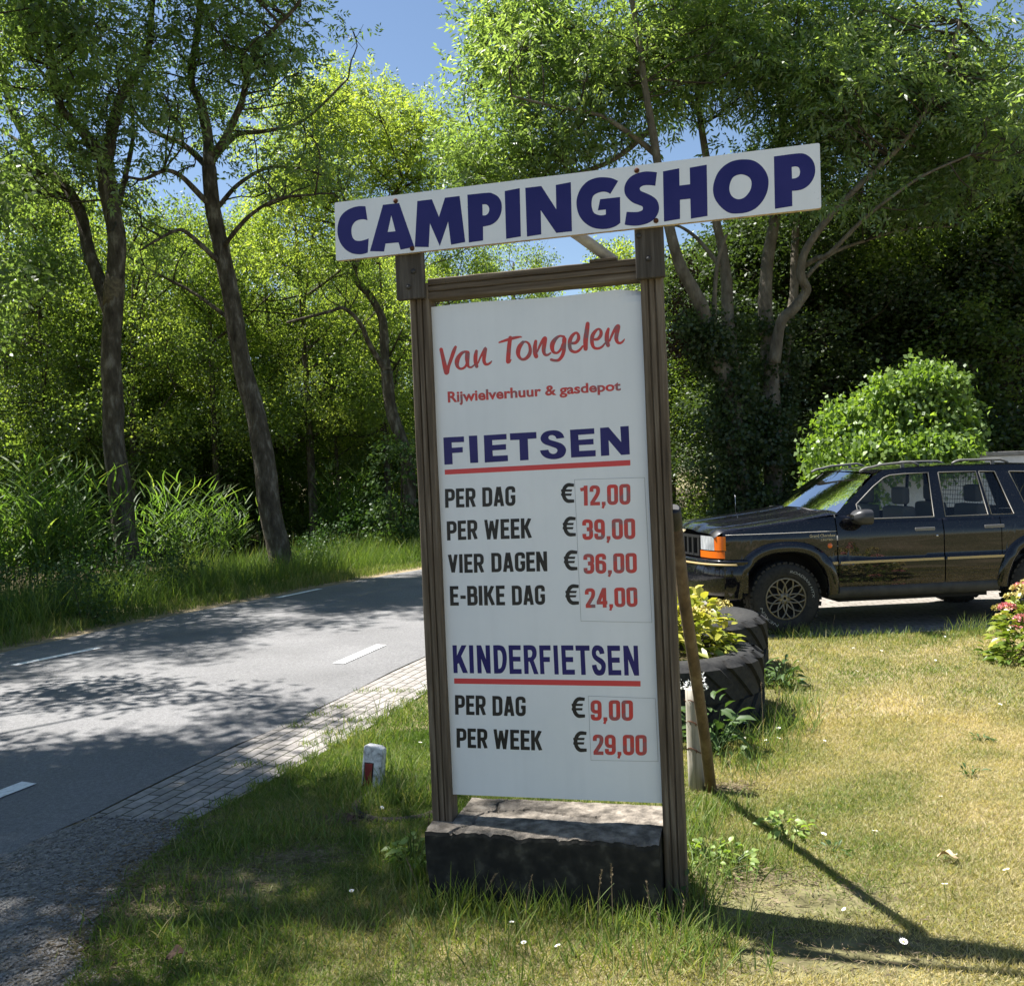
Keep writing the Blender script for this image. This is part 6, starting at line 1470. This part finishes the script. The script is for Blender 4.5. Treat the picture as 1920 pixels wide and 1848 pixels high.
# daisies
def daisy():
    t = thing('daisy', 'small white flower in the lawn', 'flower', (0, 0, 0), 'white flowers in the grass'); mb = MB(); mb.tube([(0, 0, -.01), (.004, .002, .03), (.002, 0, .055)], .0012, 4); 
    mb.build('stalk', GRASS, t); mb = MB()
    for k in range(12):
        a = 2 * math.pi * k / 12; c, s_ = math.cos(a), math.sin(a); mb.add([(.003 * c, .003 * s_, .056), (.010 * c - .003 * s_, .010 * s_ + .003 * c, .059), (.0135 * c, .0135 * s_, .060), (.010 * c + .003 * s_, .010 * s_ - .003 * c, .059)], [(0, 1, 2, 3)])
    mb.build('petals', WITEF, t); mb = MB(); mb.lathe([(.0002, .062), (.003, .0605), (.004, .0565)], 8); mb.build('flower_centre', PETY, t); KIDS[t.name] = list(t.children); return t
ds = daisy(); spots = [(px, py) for px, py in ((1595, 1720), (1776, 1686), (1766, 1510), (1755, 1540), (1540, 1585), (1395, 1393), (1402, 1405), (1412, 1398), (1440, 1402), (1455, 1398), (1425, 1415), (1405, 1415), (1442, 1412), (1396, 1372), (1462, 1380), (1508, 1362), (1432, 1387), (1700, 1358), (1545, 1400), (1690, 1440), (1800, 1620), (1690, 1790), (1900, 1660), (1820, 1785), (1640, 1585), (1870, 1335), (1750, 1245), (1835, 1250), (1517, 1258), (1498, 1252), (1515, 1225), (1560, 1240), (1600, 1225), (1650, 1230), (1435, 1182), (1476, 1180), (1485, 1185), (1770, 1200), (1740, 1195), (1880, 1205), (1600, 1270), (960, 1750), (1228, 1715), (900, 1662), (716, 1530), (985, 1790), (1055, 1800), (765, 1415), (785, 1408), (660, 1690), (1300, 1600))]
for i, (px, py) in enumerate(spots):
    if i % 4 == 3 and i > 0: continue
    g_ = gnd(px, py); o = ds if i == 0 else copy_tree(ds); s = RNG.uniform(.7, 1.1); o.location = (g_[0], g_[1] , 0); o.rotation_euler = (RNG.normal() * .2 + .25, RNG.normal() * .2, RNG.uniform(0, 6.28)); o.scale = (s, s, s)
def fallen_leaf(label, px, py, L, mat, rot):
    c = gnd(px, py); mb = MB(); rows = []
    for i in range(9):
        t = i / 8; w_ = L * .3 * math.sin(math.pi * min(1, t * 1.02)) ** .7 + .001; rows.append([(L * (t - .5), u * w_ * (1 + .15 * math.sin(t * 14)), .02 + .25 * abs(u) * w_ + .02 * math.sin(t * 3) + .006 * math.sin(t * 9 + u * 3)) for u in np.linspace(-1, 1, 7)])
    mb.grid(rows); o = mb.build('fallen_leaf', mat); o.location = (c[0], c[1], .01); o.rotation_euler = (.2, .15, rot); tag(o, label, 'leaf')
DRYL = noisy('dry_leaf', [(0.3, (0.36, 0.24, 0.13)), (0.7, (0.55, 0.42, 0.27))], scale=40, rough=.8); DARKL = noisy('brown_leaf', [(0.3, (0.05, 0.026, 0.014)), (0.7, (0.13, 0.07, 0.04))], scale=40, rough=.7)
fallen_leaf('pale dry leaf lying on the lawn at the right', 1778, 1622, .085, DRYL, 2.4)
fallen_leaf('curled dark brown leaf in the grass at the bottom left', 330, 1808, .075, DARKL, .6)
fallen_leaf('small curled brown leaf between marker post and concrete block', 655, 1548, .06, DARKL, 1.4)
# seed-headed stalks in front of the block
def stalk(label, px, py, h, lx, ly, head):
    c = gnd(px, py); t = thing('grass_stalk', label, 'stalk', tuple(c), 'seed-headed grass stalks'); mb = MB(); mb.tube([(0, 0, -.01), (lx * .3, ly * .3, h * .5), (lx, ly, h)], [.0018, .0015, .001], 4, caps=False); mb.build('stem', STRAW, t)
    n = 40; tt = RNG.uniform(1 - head, 1, n); P = np.c_[lx * tt ** 1.5, ly * tt ** 1.5, h * tt]; co, q = blades(P, unit(np.c_[RNG.normal(size=(n, 2)) * .5, np.ones(n)]), .010, .004); bulk('seed_head', co, q, STRAW, t)
for px, py, h, lx in ((800, 1660, .30, .02), (790, 1700, .2, -.05), (870, 1690, .13, .05), (905, 1700, .15, .06), (985, 1740, .2, .03), (1120, 1745, .24, .02), (1150, 1752, .26, .0), (1222, 1760, .2, -.01), (1318, 1745, .2, .03), (1275, 1770, .16, .02), (1245, 1775, .12, -.02), (1560, 1190, .2, .02), (1490, 1185, .26, .05), (1470, 1182, .25, -.03), (1450, 1390, .3, .05), (1432, 1385, .35, .0)):
    stalk('thin dry seed-headed grass stalk standing in the grass', px, py, h, lx, RNG.normal() * .02, .3)
